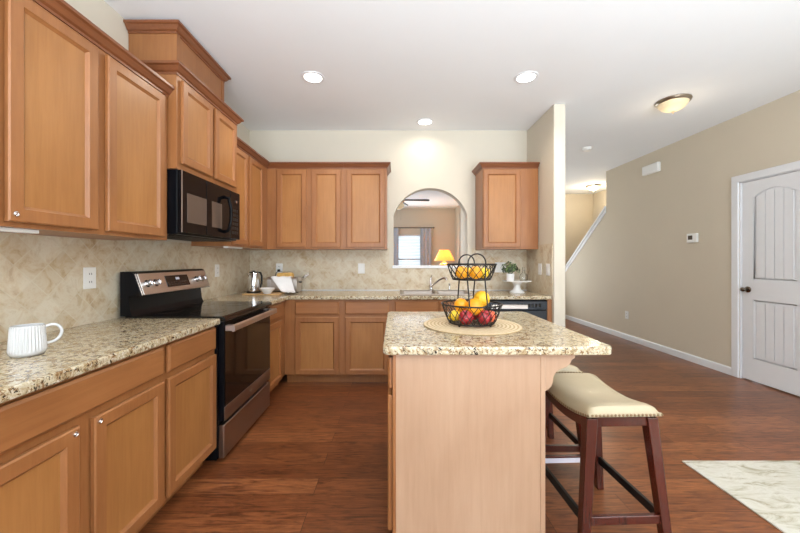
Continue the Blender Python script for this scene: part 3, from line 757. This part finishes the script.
# ------------------------------------------------------------------ things on the island
PX, PY = .408, 1.815
tag(obj('placemat', lathe([(0, 0), (.252, 0), (.256, .003), (.252, .006), (0, .006)], seg=64), 'jute'), 'round woven placemat under the fruit basket', 'placemat').location = (PX, PY, ZC + .0005)
zb0 = ZC + .0065
a = thing('fruit_basket', 'two tier black wire fruit basket on round placemat', 'fruit basket', (PX, PY, zb0))
def circ(r, z, n=48): return [(r * math.cos(2 * PI * i / n), r * math.sin(2 * PI * i / n), z) for i in range(n)]
def wire_basket(name, r0, z0, r1, z1, n):
    b = bmesh.new(); add_tube(b, circ(r1, z1), .0042, 8, True)
    rm = obj(name, b, 'black_wire', a, True)
    b = bmesh.new(); add_tube(b, circ(r0, z0), .0034, 8, True)
    for k in range(n):
        for s in (-1, 1):
            A = 2 * PI * k / n; pts = []
            for i in range(7):
                f = i / 6; r = r0 + (r1 - r0) * (f ** .8); th = A + s * f * 2 * PI / n * 1.5
                pts.append((r * math.cos(th), r * math.sin(th), z0 + (z1 - z0) * f))
            add_tube(b, pts, .002, 5)
    for i in range(-5, 6):
        y = i * r0 / 5.5; x = math.sqrt(max(0, r0 * r0 - y * y)); add_tube(b, [(-x, y, z0), (x, y, z0)], .0014, 5)
        add_tube(b, [(y, -x, z0), (y, x, z0)], .0014, 5)
    obj('wire_mesh', b, 'black_wire', rm, True)
wire_basket('lower_basket', .118, .012, .157, .110, 22)
wire_basket('upper_basket', .098, .240, .128, .320, 18)
for s in (-1, 1):
    p = []
    hx = .044
    left = [(-hx, s * .157, .110), (-hx, s * .108, .238), (-hx, s * .122, .320)]
    arcp = [(-hx * math.cos(t_), s * .122, .328 + .045 * math.sin(t_)) for t_ in [PI * i / 14 for i in range(15)]]
    right = [(hx, s * .122, .320), (hx, s * .108, .238), (hx, s * .157, .110)]
    obj('hoop', tube(left + arcp + right, .0038, 8), 'black_wire', a, True)
for k in range(4):
    t_ = PI / 4 + k * PI / 2
    obj('foot', sphere((.112 * math.cos(t_), .112 * math.sin(t_), .0065), .0065, u=10, v=8), 'black_wire', a, True)

def fruit(kind, x, y, z, r, label, sc=(1, 1, 1), rot=None):
    nm = {'red_apple': 'apple', 'orange': 'orange', 'lemon': 'lemon', 'peach': 'peach', 'grapefruit': 'grapefruit'}[kind]
    bm = bmesh.new()
    if nm == 'lemon':
        pr = [(0, -1.28), (.12, -1.22), (.3, -1.05), (.62, -.75), (.88, -.4), (.98, 0), (.88, .4), (.62, .75), (.3, 1.05), (.14, 1.2), (0, 1.25)]
    elif nm == 'apple':
        pr = [(0, -.80), (.2, -.9), (.45, -.9), (.8, -.6), (1, 0.02), (.98, .35), (.8, .72), (.5, .9), (.25, .86), (.08, .68), (0, .62)]
    else:
        pr = [(math.sin(PI * i / 12), -math.cos(PI * i / 12)) for i in range(13)]; pr[0] = (0, -1); pr[-1] = (0, 1)
    add_lathe(bm, [(p * r, q * r) for p, q in pr], seg=24)
    if rot: bmesh.ops.rotate(bm, verts=list(bm.verts), cent=(0, 0, 0), matrix=Matrix.Rotation(rot[0], 3, 'X') @ Matrix.Rotation(rot[1], 3, 'Y'))
    root = obj(nm, bm, kind, None, True); tag(root, label, nm, 'fruit in the basket'); root.location = (PX + x, PY + y, z)
    if nm == 'apple':
        b = tube([(0, 0, .62 * r), (.002, 0, .95 * r), (.006, .002, 1.2 * r)], .0018, 6)
        if rot: bmesh.ops.rotate(b, verts=list(b.verts), cent=(0, 0, 0), matrix=Matrix.Rotation(rot[0], 3, 'X') @ Matrix.Rotation(rot[1], 3, 'Y'))
        obj('stem', b, 'brown_wood', root)
    elif nm in ('orange', 'grapefruit'):
        b = lathe([(0, -1.01 * r), (.09 * r, -1.02 * r), (.1 * r, -.98 * r), (0, -.96 * r)], seg=10)
        if rot: bmesh.ops.rotate(b, verts=list(b.verts), cent=(0, 0, 0), matrix=Matrix.Rotation(rot[0], 3, 'X') @ Matrix.Rotation(rot[1], 3, 'Y'))
        obj('stem_button', b, 'leaf_pale', root)
    return root
zl = zb0 + .014
fruit('lemon', -.088, -.008, zl + .033, .031, 'yellow lemon against the left side of the lower basket', rot=(.2, 1.2))
fruit('red_apple', -.045, -.077, zl + .034, .037, 'red apple at front left of the lower basket', rot=(.5, -.2))
fruit('orange', .005, -.050, zl + .086, .044, 'large golden orange at front middle heaped in the lower basket', rot=(.3, .4))
fruit('red_apple', .050, -.076, zl + .034, .037, 'red apple below the large golden orange, front right of lower basket', rot=(.6, .3))
fruit('peach', .096, -.020, zl + .031, .031, 'reddish peach at the right side of the lower basket')
fruit('grapefruit', .060, .020, zl + .120, .043, 'big round yellow grapefruit topping the heap in the lower basket', rot=(.35, .25))
fruit('orange', -.055, .005, zl + .088, .036, 'orange behind the front apples, left in the lower basket', rot=(.3, .4))
fruit('red_apple', .035, .065, zl + .034, .036, 'red apple at the back of the lower basket', rot=(.2, .1))
fruit('lemon', -.045, .07, zl + .034, .032, 'yellow lemon at the back of the lower basket', rot=(.1, 1.4))
zu = zb0 + .243
fruit('orange', -.055, -.018, zu + .034, .034, 'left orange in the upper basket', rot=(.3, .4))
fruit('orange', .012, -.048, zu + .034, .034, 'middle orange at front of the upper basket', rot=(.3, .1))
fruit('lemon', .066, .010, zu + .031, .030, 'yellow lemon at right in the upper basket', rot=(.2, 1.1))
fruit('lemon', -.012, .052, zu + .031, .030, 'yellow lemon at the back of the upper basket', rot=(.2, 1.3))

# ------------------------------------------------------------------ mug
a = thing('mug', 'white ribbed mug on the counter left of the range', 'mug', (-1.345, 1.245, ZC))
b = bmesh.new(); seg = 192
def ring(rf, z): return [b.verts.new((rf(i) * math.cos(2 * PI * i / seg), rf(i) * math.sin(2 * PI * i / seg), z)) for i in range(seg)]
rib = lambda R_, amp: (lambda i: R_ + amp * math.cos(2 * PI * i / seg * 32))
Rs = [ring(rib(.036, 0), 0), ring(rib(.044, 0), .003), ring(rib(.0495, 0), .012), ring(rib(.050, 0), .018), ring(rib(.0495, .0016), .022), ring(rib(.047, .0016), .06), ring(rib(.0445, .0016), .104), ring(rib(.0445, 0), .108), ring(rib(.043, 0), .110), ring(rib(.041, 0), .108), ring(rib(.044, 0), .03), ring(rib(.040, 0), .008)]
for A_, B_ in zip(Rs, Rs[1:]):
    for i in range(seg): b.faces.new((A_[i], A_[(i + 1) % seg], B_[(i + 1) % seg], B_[i]))
b.faces.new(Rs[0]); b.faces.new(Rs[-1]); bmesh.ops.recalc_face_normals(b, faces=list(b.faces))
obj('body', b, 'ceramic', a, True)
ha = math.radians(52); hp = []
for (r_, z) in ((.044, .098), (.062, .104), (.080, .098), (.090, .078), (.084, .054), (.068, .040), (.047, .036)): hp.append((r_ * math.cos(ha), r_ * math.sin(ha), z))
fine = []
for i in range(len(hp) - 1):
    for k in range(4): 
        f = k / 4; p_ = [hp[max(i - 1, 0)], hp[i], hp[i + 1], hp[min(i + 2, len(hp) - 1)]]
        fine.append(tuple(.5 * (2 * p_[1][c] + (p_[2][c] - p_[0][c]) * f + (2 * p_[0][c] - 5 * p_[1][c] + 4 * p_[2][c] - p_[3][c]) * f * f + (3 * p_[1][c] - p_[0][c] - 3 * p_[2][c] + p_[3][c]) * f ** 3) for c in range(3)))
fine.append(hp[-1])
obj('handle', tube(fine, .0052, 10), 'ceramic', a, True)

# ------------------------------------------------------------------ kettle corner
tag(obj('serving_board', prism(rounded(-.19, .19, -.10, .10, .02), [], 'z', 0, .012, bev=.003), 'board'), 'wooden serving board in the counter corner', 'board').location = (-1.345, 3.495, ZC + .0005)
zk = ZC + .0128
a = thing('kettle', 'brushed steel electric kettle on wooden board in the corner', 'kettle', (-1.465, 3.525, zk), math.radians(50))
obj('power_base', lathe([(0, 0), (.068, 0), (.068, .012), (.06, .016), (0, .016)]), 'black_matte', a, True)
obj('body', lathe([(0, .018), (.058, .018), (.060, .025), (.056, .11), (.050, .20), (.046, .206), (0, .206)]), 'chrome', a, True)
obj('lid', lathe([(0, .206), (.044, .206), (.042, .216), (.012, .22), (.012, .228), (0, .229)]), 'black_matte', a, True)
obj('handle', tube([(.042, -.0, .208), (.075, 0, .205), (.088, 0, .17), (.086, 0, .09), (.072, 0, .05), (.054, 0, .045)], .010, 10), 'black_matte', a, True)
obj('spout', prism([(-.046, .195), (-.072, .204), (-.046, .165)], [], 'y', -.015, .015), 'chrome', a)
a = thing('bowl', 'small white bowl on wooden board beside the kettle', 'bowl', (-1.285, 3.425, zk))
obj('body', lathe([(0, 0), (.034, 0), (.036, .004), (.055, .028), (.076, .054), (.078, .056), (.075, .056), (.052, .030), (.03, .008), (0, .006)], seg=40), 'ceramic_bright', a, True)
a = thing('toaster', 'steel toaster with two slices beneath a draped white towel', 'toaster', (-1.20, 3.70, ZC))
sec = rounded(-.085, .085, .012, .165, .035)
sl = []
for yc in (.048, .004): sl += [(yc + .012, .165), (yc + .012, .08), (yc - .012, .08), (yc - .012, .165)]
k_ = max(i_ for i_, p_ in enumerate(sec) if p_[0] > 0 and p_[1] > .16)
sec = sec[:k_ + 1] + sl + sec[k_ + 1:]
obj('body', prism(sec, [], 'x', -.122, .122), 'steel', a, False)
for s in (-1, 1):
    x0_, x1_ = (.1221, .158) if s > 0 else (-.158, -.1221)
    obj('end_cap', prism(rounded(-.088, .088, .008, .168, .036), [], 'x', x0_, x1_), 'steel', a, True)
    for u in (-1, 1): obj('foot', box(s * .12 - .012, s * .12 + .012, u * .06 - .012, u * .06 + .012, 0, .014), 'black_matte', a)
obj('lever', box(.158, .185, -.02, .02, .105, .118, .004), 'black_matte', a, False, 'black lever')
obj('dial', sphere((-.165, 0, .10), .014), 'black_matte', a, True, 'black dial')
for y, lab in ((.004, 'browned bread slice in front slot of the toaster'), (.048, 'browned bread slice in rear slot of the toaster')):
    o = obj('toast_slice', prism(rounded(-.085, .085, .081, .212, .025), [], 'y', y - .008, y + .008, bev=.002), 'toast')
    tag(o, lab, 'toast', 'slices in the toaster'); o.location = (-1.20, 3.70, ZC)
# towel draped over the front: folded cloth sheet with thickness
b = bmesh.new(); nu, nv = 16, 30; G = []
path = [(-.016, .170), (-.04, .172), (-.07, .172), (-.098, .155), (-.110, .10), (-.135, .055), (-.175, .026), (-.25, .022)]
cum = [0]
for p_, q_ in zip(path, path[1:]): cum.append(cum[-1] + math.dist(p_, q_))
for i in range(nu + 1):
    row = []
    for j in range(nv + 1):
        s = cum[-1] * j / nv; k = max(i_ for i_ in range(len(cum) - 1) if cum[i_] <= s + 1e-9); f = (s - cum[k]) / (cum[k + 1] - cum[k])
        y = path[k][0] + (path[k + 1][0] - path[k][0]) * f; z = path[k][1] + (path[k + 1][1] - path[k][1]) * f
        u = i / nu; t_ = max(0, (j / nv - .22) / .78)
        x = -.125 + .20 * t_ + u * (.21 - .10 * t_)
        low = .5 * (1 - u) * max(0, j / nv - .75) * .1
        row.append(b.verts.new((x, y + .006 * math.sin(u * 9 + j * .2) * (j / nv) + low, z + .003 * math.sin(u * 14) + .003)))
    G.append(row)
for i in range(nu):
    for j in range(nv): b.faces.new((G[i][j], G[i + 1][j], G[i + 1][j + 1], G[i][j + 1]))
bmesh.ops.recalc_face_normals(b, faces=list(b.faces)); bmesh.ops.solidify(b, geom=list(b.faces), thickness=.005)
o = obj('dish_towel', b, 'towel', None, True); tag(o, 'white towel draped over the toaster front onto the counter', 'towel'); o.location = (-1.195, 3.70, ZC)
tag(obj('bread_knife', box(-.075, .075, -.0015, .0015, -.013, .013, .001), 'chrome'), 'shiny knife leaning behind the toaster', 'knife')
kn = bpy.data.objects['bread_knife']; kn.location = (-1.025, 3.82, 1.03); kn.rotation_euler = (.25, math.radians(-38), 0)
obj('handle', box(-.15, -.075, -.007, .007, -.012, .012, .003), 'black_matte', kn, False, 'black handle')

# ------------------------------------------------------------------ cake stand corner
a = thing('cake_stand', 'white pedestal cake stand on the counter below the lone cabinet', 'cake stand', (1.315, 3.665, ZC))
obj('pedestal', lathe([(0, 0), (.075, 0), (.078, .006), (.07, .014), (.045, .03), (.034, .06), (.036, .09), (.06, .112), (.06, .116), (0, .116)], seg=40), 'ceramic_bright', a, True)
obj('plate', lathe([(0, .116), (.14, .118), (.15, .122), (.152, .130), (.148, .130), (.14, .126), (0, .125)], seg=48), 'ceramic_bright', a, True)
zs = ZC + .1268
a = thing('potted_plant', 'small leafy green plant in white pot on cake stand', 'plant', (1.235, 3.64, zs))
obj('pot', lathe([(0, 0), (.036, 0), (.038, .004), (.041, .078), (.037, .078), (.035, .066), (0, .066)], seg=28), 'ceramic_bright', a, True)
for mat, nleaf, nm in (('leaf', 170, 'foliage'), ('leaf_pale', 90, 'pale_foliage')):
    b = bmesh.new()
    for i in range(nleaf):
        th = random.uniform(0, 2 * PI); ph = math.acos(random.uniform(-.35, 1)); rr = random.uniform(.5, 1) ** .5
        rr *= 1 + .28 * math.sin(3 * th + 5 * ph); c = Vector((.085 * rr * math.sin(ph) * math.cos(th), .085 * rr * math.sin(ph) * math.sin(th), .122 + .075 * rr * math.cos(ph)))
        s = random.uniform(.010, .019); q = Matrix.Rotation(th, 3, 'Z') @ Matrix.Rotation(ph + random.uniform(-.5, .5), 3, 'Y') @ Matrix.Rotation(random.uniform(0, 6), 3, 'Z')
        vs = [b.verts.new(c + q @ Vector(p)) for p in ((-s, 0, 0), (-s * .3, -s * .5, .002), (s * .6, -s * .4, .001), (s, 0, -.002), (s * .6, s * .4, .001), (-s * .3, s * .5, .002))]
        b.faces.new(vs)
    obj(nm, b, mat, a)
b = bmesh.new()
for i in range(14):
    th = 2 * PI * i / 14; add_tube(b, [(.008 * math.cos(th), .008 * math.sin(th), .06), (.03 * math.cos(th), .03 * math.sin(th), .10), (.055 * math.cos(th), .055 * math.sin(th), .14)], .0015, 5)
obj('stem', b, 'leaf', a)
a = thing('glass_bottle', 'clear glass stoppered bottle on cake stand right of the plant', 'bottle', (1.392, 3.68, zs))
obj('bottle_body', lathe([(0, 0), (.036, 0), (.042, .01), (.044, .045), (.036, .068), (.016, .085), (.014, .108), (.019, .114), (.016, .114), (.011, .108), (.012, .086), (.032, .066), (.040, .045), (.038, .012), (0, .008)], seg=28), 'glass', a, True)
obj('stopper', lathe([(0, .110), (.010, .110), (.012, .118), (.018, .13), (.012, .145), (0, .148)], seg=18), 'glass', a, True)

# ------------------------------------------------------------------ wall plates
def plate(name, label, cat, loc, rz, gang=1, kind='outlet', group='wall plates'):
    r = thing(name, label, cat, loc, rz, group); w = .038 + .024 * (gang - 1)
    obj('plate', box(-w, w, -.006, 0, -.059, .059, .002), 'white_plastic', r)
    for g in range(gang):
        cx_ = (g - (gang - 1) / 2) * .046
        if kind == 'outlet':
            for s in (-1, 1):
                so = obj('socket', box(cx_ - .017, cx_ + .017, -.008, -.006, s * .022 - .014, s * .022 + .014, .001), 'white_plastic', r)
                b = bmesh.new(); add_box(b, cx_ - .008, cx_ - .005, -.0085, -.0078, s * .022 - .004, s * .022 + .006); add_box(b, cx_ + .005, cx_ + .008, -.0085, -.0078, s * .022 - .004, s * .022 + .006)
                obj('slot', b, 'black_matte', so)
        else: obj('rocker', box(cx_ - .016, cx_ + .016, -.009, -.006, -.033, .033, .002), 'white_plastic', r)
    return r
xl = XL + .008
plate('outlet', 'white outlet on left wall tile between mug and range', 'outlet', (xl, 1.87, 1.124), PI / 2)
plate('outlet', 'white outlet on left wall tile beyond the range', 'outlet', (xl, 3.21, 1.125), PI / 2)
po = plate('outlet', 'white outlet with black plug above the toaster', 'outlet', (-1.34, YB - .008, 1.127), 0)
b = bmesh.new(); add_box(b, -.014, .014, -.034, -.008, -.036, -.008, .004)
add_tube(b, [(0, -.03, -.026), (-.02, -.045, -.045), (-.035, -.04, -.09), (-.02, -.03, -.15), (.02, -.03, -.22)], .004, 6)
o = obj('power_plug', b, 'black_matte', None, True); tag(o, 'black plug and cord in the outlet above the toaster', 'plug'); o.location = po.location
plate('light_switch', 'white rocker switch on back wall tile left of the arch', 'switch', (-.389, YB - .008, 1.127), 0, 1, 'switch')
plate('light_switch', 'white double plate on back tile behind the fruit basket', 'switch', (1.22, YB - .008, 1.14), 0, 2, 'switch')
plate('light_switch', 'switch on wing wall tile, farther from the white wall end', 'switch', (WX0 - .008, 3.57, 1.13), -PI / 2, 1, 'switch')
plate('light_switch', 'switch on wing wall tile, next to the white wall end', 'switch', (WX0 - .008, 3.385, 1.13), -PI / 2, 1, 'switch')
plate('outlet', 'white outlet low on the tan stair wall', 'outlet', (XR, 5.25, .378), -PI / 2)
a = thing('thermostat', 'small white thermostat with grey screen on tan wall', 'thermostat', (XR, 4.08, 1.49), -PI / 2)
obj('case', box(-.07, .07, -.028, 0, -.055, .055, .008, 2), 'white_plastic', a); obj('screen', box(-.045, .015, -.0295, -.027, -.02, .03), 'micro_window', a, False, 'grey screen')
a = thing('door_chime', 'white box high on the tan wall', 'door chime', (XR, 4.725, 2.49), -PI / 2)
obj('case', box(-.145, .145, -.05, 0, -.065, .065, .012, 2), 'white_plastic', a); obj('cover', box(-.12, .12, -.054, -.048, -.05, .05, .003), 'white_plastic', a)
a = thing('smoke_detector', 'round white smoke detector on the ceiling beyond the bowl light', 'smoke detector', (2.575, 4.56, H))
obj('base', lathe([(0, 0), (.065, 0), (.065, -.012), (0, -.012)]), 'white_plastic', a, True)
obj('cover', lathe([(.060, -.012), (.056, -.03), (.044, -.038), (0, -.04)]), 'white_plastic', a, True)

# ------------------------------------------------------------------ ceiling lights
LGp = 'recessed ceiling lights'
def recessed(x, y, label, power):
    r = thing('recessed_light', label, 'ceiling light', (x, y, H), 0, LGp)
    obj('trim_ring', lathe([(.072, -.001), (.095, -.001), (.093, -.006), (.075, -.008), (.070, -.003)], seg=40), 'white_trim', r, True)
    obj('lens', lathe([(0, -.004), (.071, -.004), (.071, -.0015), (0, -.0015)], seg=36), 'lamp_disc', r, True, 'glowing lens')
    l = bpy.data.lights.new('lamp_beam', 'AREA'); l.shape = 'DISK'; l.size = .13; l.energy = power; l.color = (1, .88, .72); l.spread = math.radians(150)
    o = bpy.data.objects.new('lamp_beam', l); C.objects.link(o); o.parent = r; o.location = (0, 0, -.012)
    return r
recessed(-.675, 2.80, 'lit recessed light in the ceiling before the two back cabinets', 7)
recessed(1.08, 2.80, 'lit recessed light in the ceiling before the lone cabinet', 7)
recessed(.327, 3.70, 'lit recessed light close to back wall above the arch', 1.8)
a = thing('ceiling_light', 'flush bowl light with nickel rim on the ceiling before tan wall', 'ceiling light', (2.625, 3.21, H), 0, 'flush bowl lights')
sc8 = lambda pr: [(r_ * .8, z_ * .85) for r_, z_ in pr]
obj('rim', lathe(sc8([(.10, 0), (.172, 0), (.176, -.010), (.168, -.026), (.150, -.034), (.146, -.03)]), seg=48), 'nickel', a, True)
obj('bowl', lathe(sc8([(.150, -.030), (.140, -.055), (.115, -.085), (.075, -.108), (.03, -.118), (0, -.119)]), seg=48), 'lamp_bowl', a, True, 'cream alabaster bowl')
obj('finial', lathe(sc8([(0, -.115), (.014, -.118), (.016, -.126), (.008, -.134), (.010, -.142), (0, -.148)]), seg=18), 'nickel', a, True)
l = bpy.data.lights.new('bowl_glow', 'POINT'); l.energy = 1.5; l.color = (1, .85, .62); l.shadow_soft_size = .1
o = bpy.data.objects.new('bowl_glow', l); C.objects.link(o); o.parent = a; o.location = (0, 0, -.22)
c2 = copy_thing(a, (4.0, 6.85, H), 0, 'small lit flush bowl light on ceiling above the stairs')
for ch in c2.children:
    if ch.name.startswith('bowl_glow'): ch.data = ch.data.copy(); ch.data.energy = 14
    if ch.name.startswith('bowl.'): ch.data = ch.data.copy(); ch.data.materials[0] = M['hall_bowl']

# ------------------------------------------------------------------ rug
tag(obj('rug', box(1.738, 3.27, -.1, 2.06, .0005, .009, .002), 'rug'), 'pale mottled area rug on the wood floor', 'rug')

# ------------------------------------------------------------------ living room beyond the arch
r = thing('window_1', 'white framed living room window seen through the arch', 'window', ((LW[0] + LW[1]) / 2, 9.88, LW[2]), kind='structure')
w2 = (LW[1] - LW[0]) / 2; h2 = LW[3] - LW[2]
obj('window_frame', prism([(-w2, 0), (w2, 0), (w2, h2), (-w2, h2)], [[(-w2 + .05, .05), (w2 - .05, .05), (w2 - .05, h2 * .33), (-w2 + .05, h2 * .33)], [(-w2 + .05, h2 * .33 + .05), (w2 - .05, h2 * .33 + .05), (w2 - .05, h2 - .05), (-w2 + .05, h2 - .05)]], 'y', .04, .09), 'white_trim', r)
obj('pane', box(-w2 + .04, w2 - .04, .062, .066, .04, h2 - .04), 'glass', r)
a = thing('window_blind', 'white slatted blind in the living room window', 'blind', ((LW[0] + LW[1]) / 2, 9.90, LW[2]))
obj('head_rail', box(-w2 + .01, w2 - .01, -.005, .03, h2 - .04, h2 - .002), 'blind', a)
b = bmesh.new()
for i in range(24):
    z = .03 + i * (h2 - .08) / 24
    add_prism(b, [(-.004, z - .008), (.020, z + .012), (.0204, z + .0135), (-.0036, z - .0065)], [], 'x', -w2 + .012, w2 - .012)
obj('slats', b, 'blind', a)
a = thing('curtain_rod', 'dark curtain rod above the living room window', 'curtain rod', (.36, 9.80, 2.16))
obj('rod', tube([(-.75, 0, 0), (.75, 0, 0)], .011, 8), 'black_matte', a, True)
for s in (-1, 1): 
    obj('finial', sphere((s * .76, 0, 0), .022), 'black_matte', a, True); obj('rod_bracket', box(s * .70 - .008, s * .70 + .008, 0, .08, -.01, .01), 'black_matte', a)
def curtain(x0, x1, label):
    b = bmesh.new(); n = 60; top = []; bot = []
    for i in range(n + 1):
        x = x0 + (x1 - x0) * i / n; y = .018 * math.sin(i / n * PI * 6)
        top.append(b.verts.new((x, y, 2.145))); bot.append(b.verts.new((x, y * 1.3, .05)))
    for i in range(n): b.faces.new((top[i], top[i + 1], bot[i + 1], bot[i]))
    bmesh.ops.recalc_face_normals(b, faces=list(b.faces)); bmesh.ops.solidify(b, geom=list(b.faces), thickness=.004)
    o = obj('curtain', b, 'curtain', None, True); o.location = (0, 9.79, 0); tag(o, label, 'curtain', 'living room curtains')
curtain(-.35, .10, 'grey curtain left of the living room window'); curtain(.735, 1.05, 'grey curtain right of the living room window')
a = thing('console_table', 'brown table under the lit lamp beyond the arch', 'table', (1.30, 9.05, 0))
obj('table_top', box(-.38, .38, -.22, .22, .72, .75, .004), 'brown_wood', a)
for sx in (-1, 1):
    for sy in (-1, 1): obj('leg', box(sx * .34 - .02, sx * .34 + .02, sy * .18 - .02, sy * .18 + .02, 0, .72), 'brown_wood', a)
a = thing('table_lamp', 'lit table lamp with yellow shade seen through the arch', 'lamp', (1.30, 8.95, .751))
obj('base', lathe([(0, 0), (.10, 0), (.10, .015), (.05, .03), (.06, .09), (.10, .20), (.14, .32), (.12, .38), (.05, .41), (.03, .43), (.05, .445), (.012, .45), (0, .45)]), 'lamp_base', a, True)
obj('shade', lathe([(.27, .46), (.125, .74), (.122, .74), (.267, .46)], seg=36), 'lamp_shade', a, True, 'glowing yellow shade')
obj('harp', tube([(0, 0, .45), (.0, 0, .70), (.06, 0, .735), (.123, 0, .738)], .004, 6), 'nickel', a, True)
l = bpy.data.lights.new('lamp_bulb', 'POINT'); l.energy = 18; l.color = (1, .70, .38); l.shadow_soft_size = .06
o = bpy.data.objects.new('lamp_bulb', l); C.objects.link(o); o.parent = a; o.location = (0, 0, .60)
a = thing('ceiling_fan', 'dark bladed ceiling fan beyond the arch', 'ceiling fan', (.08, 6.96, H))
obj('down_rod', lathe([(0, 0), (.07, 0), (.06, -.05), (.014, -.06), (.014, -.2), (0, -.2)]), 'nickel', a, True)
obj('motor', lathe([(0, -.19), (.09, -.2), (.12, -.23), (.12, -.29), (.08, -.33), (0, -.33)]), 'nickel', a, True)
lk = obj('light_kit', lathe([(.07, -.33), (.11, -.36), (.10, -.42), (.05, -.46), (0, -.465)]), 'lamp_bowl', a, True)
for k in range(5):
    t_ = 2 * PI * k / 5 + .05; b = bmesh.new()
    add_prism(b, [(.11, -.03), (.2, -.045), (.58, -.065), (.62, -.05), (.63, 0), (.62, .05), (.58, .065), (.2, .045), (.11, .03)], [], 'z', -.008, .008)
    bmesh.ops.transform(b, verts=list(b.verts), matrix=Matrix.Rotation(t_, 4, 'Z') @ Matrix.Translation((0, 0, -.27)) @ Matrix.Rotation(.38, 4, 'X'))
    obj('blade', b, 'fan_blade', a)
for s in (-1, 1): obj('pull_chain', tube([(s * .04, -.06, -.40), (s * .04, -.06, -.66), (s * .04, -.06, -.68)], [.002, .002, .008], 6), 'nickel', a, True)
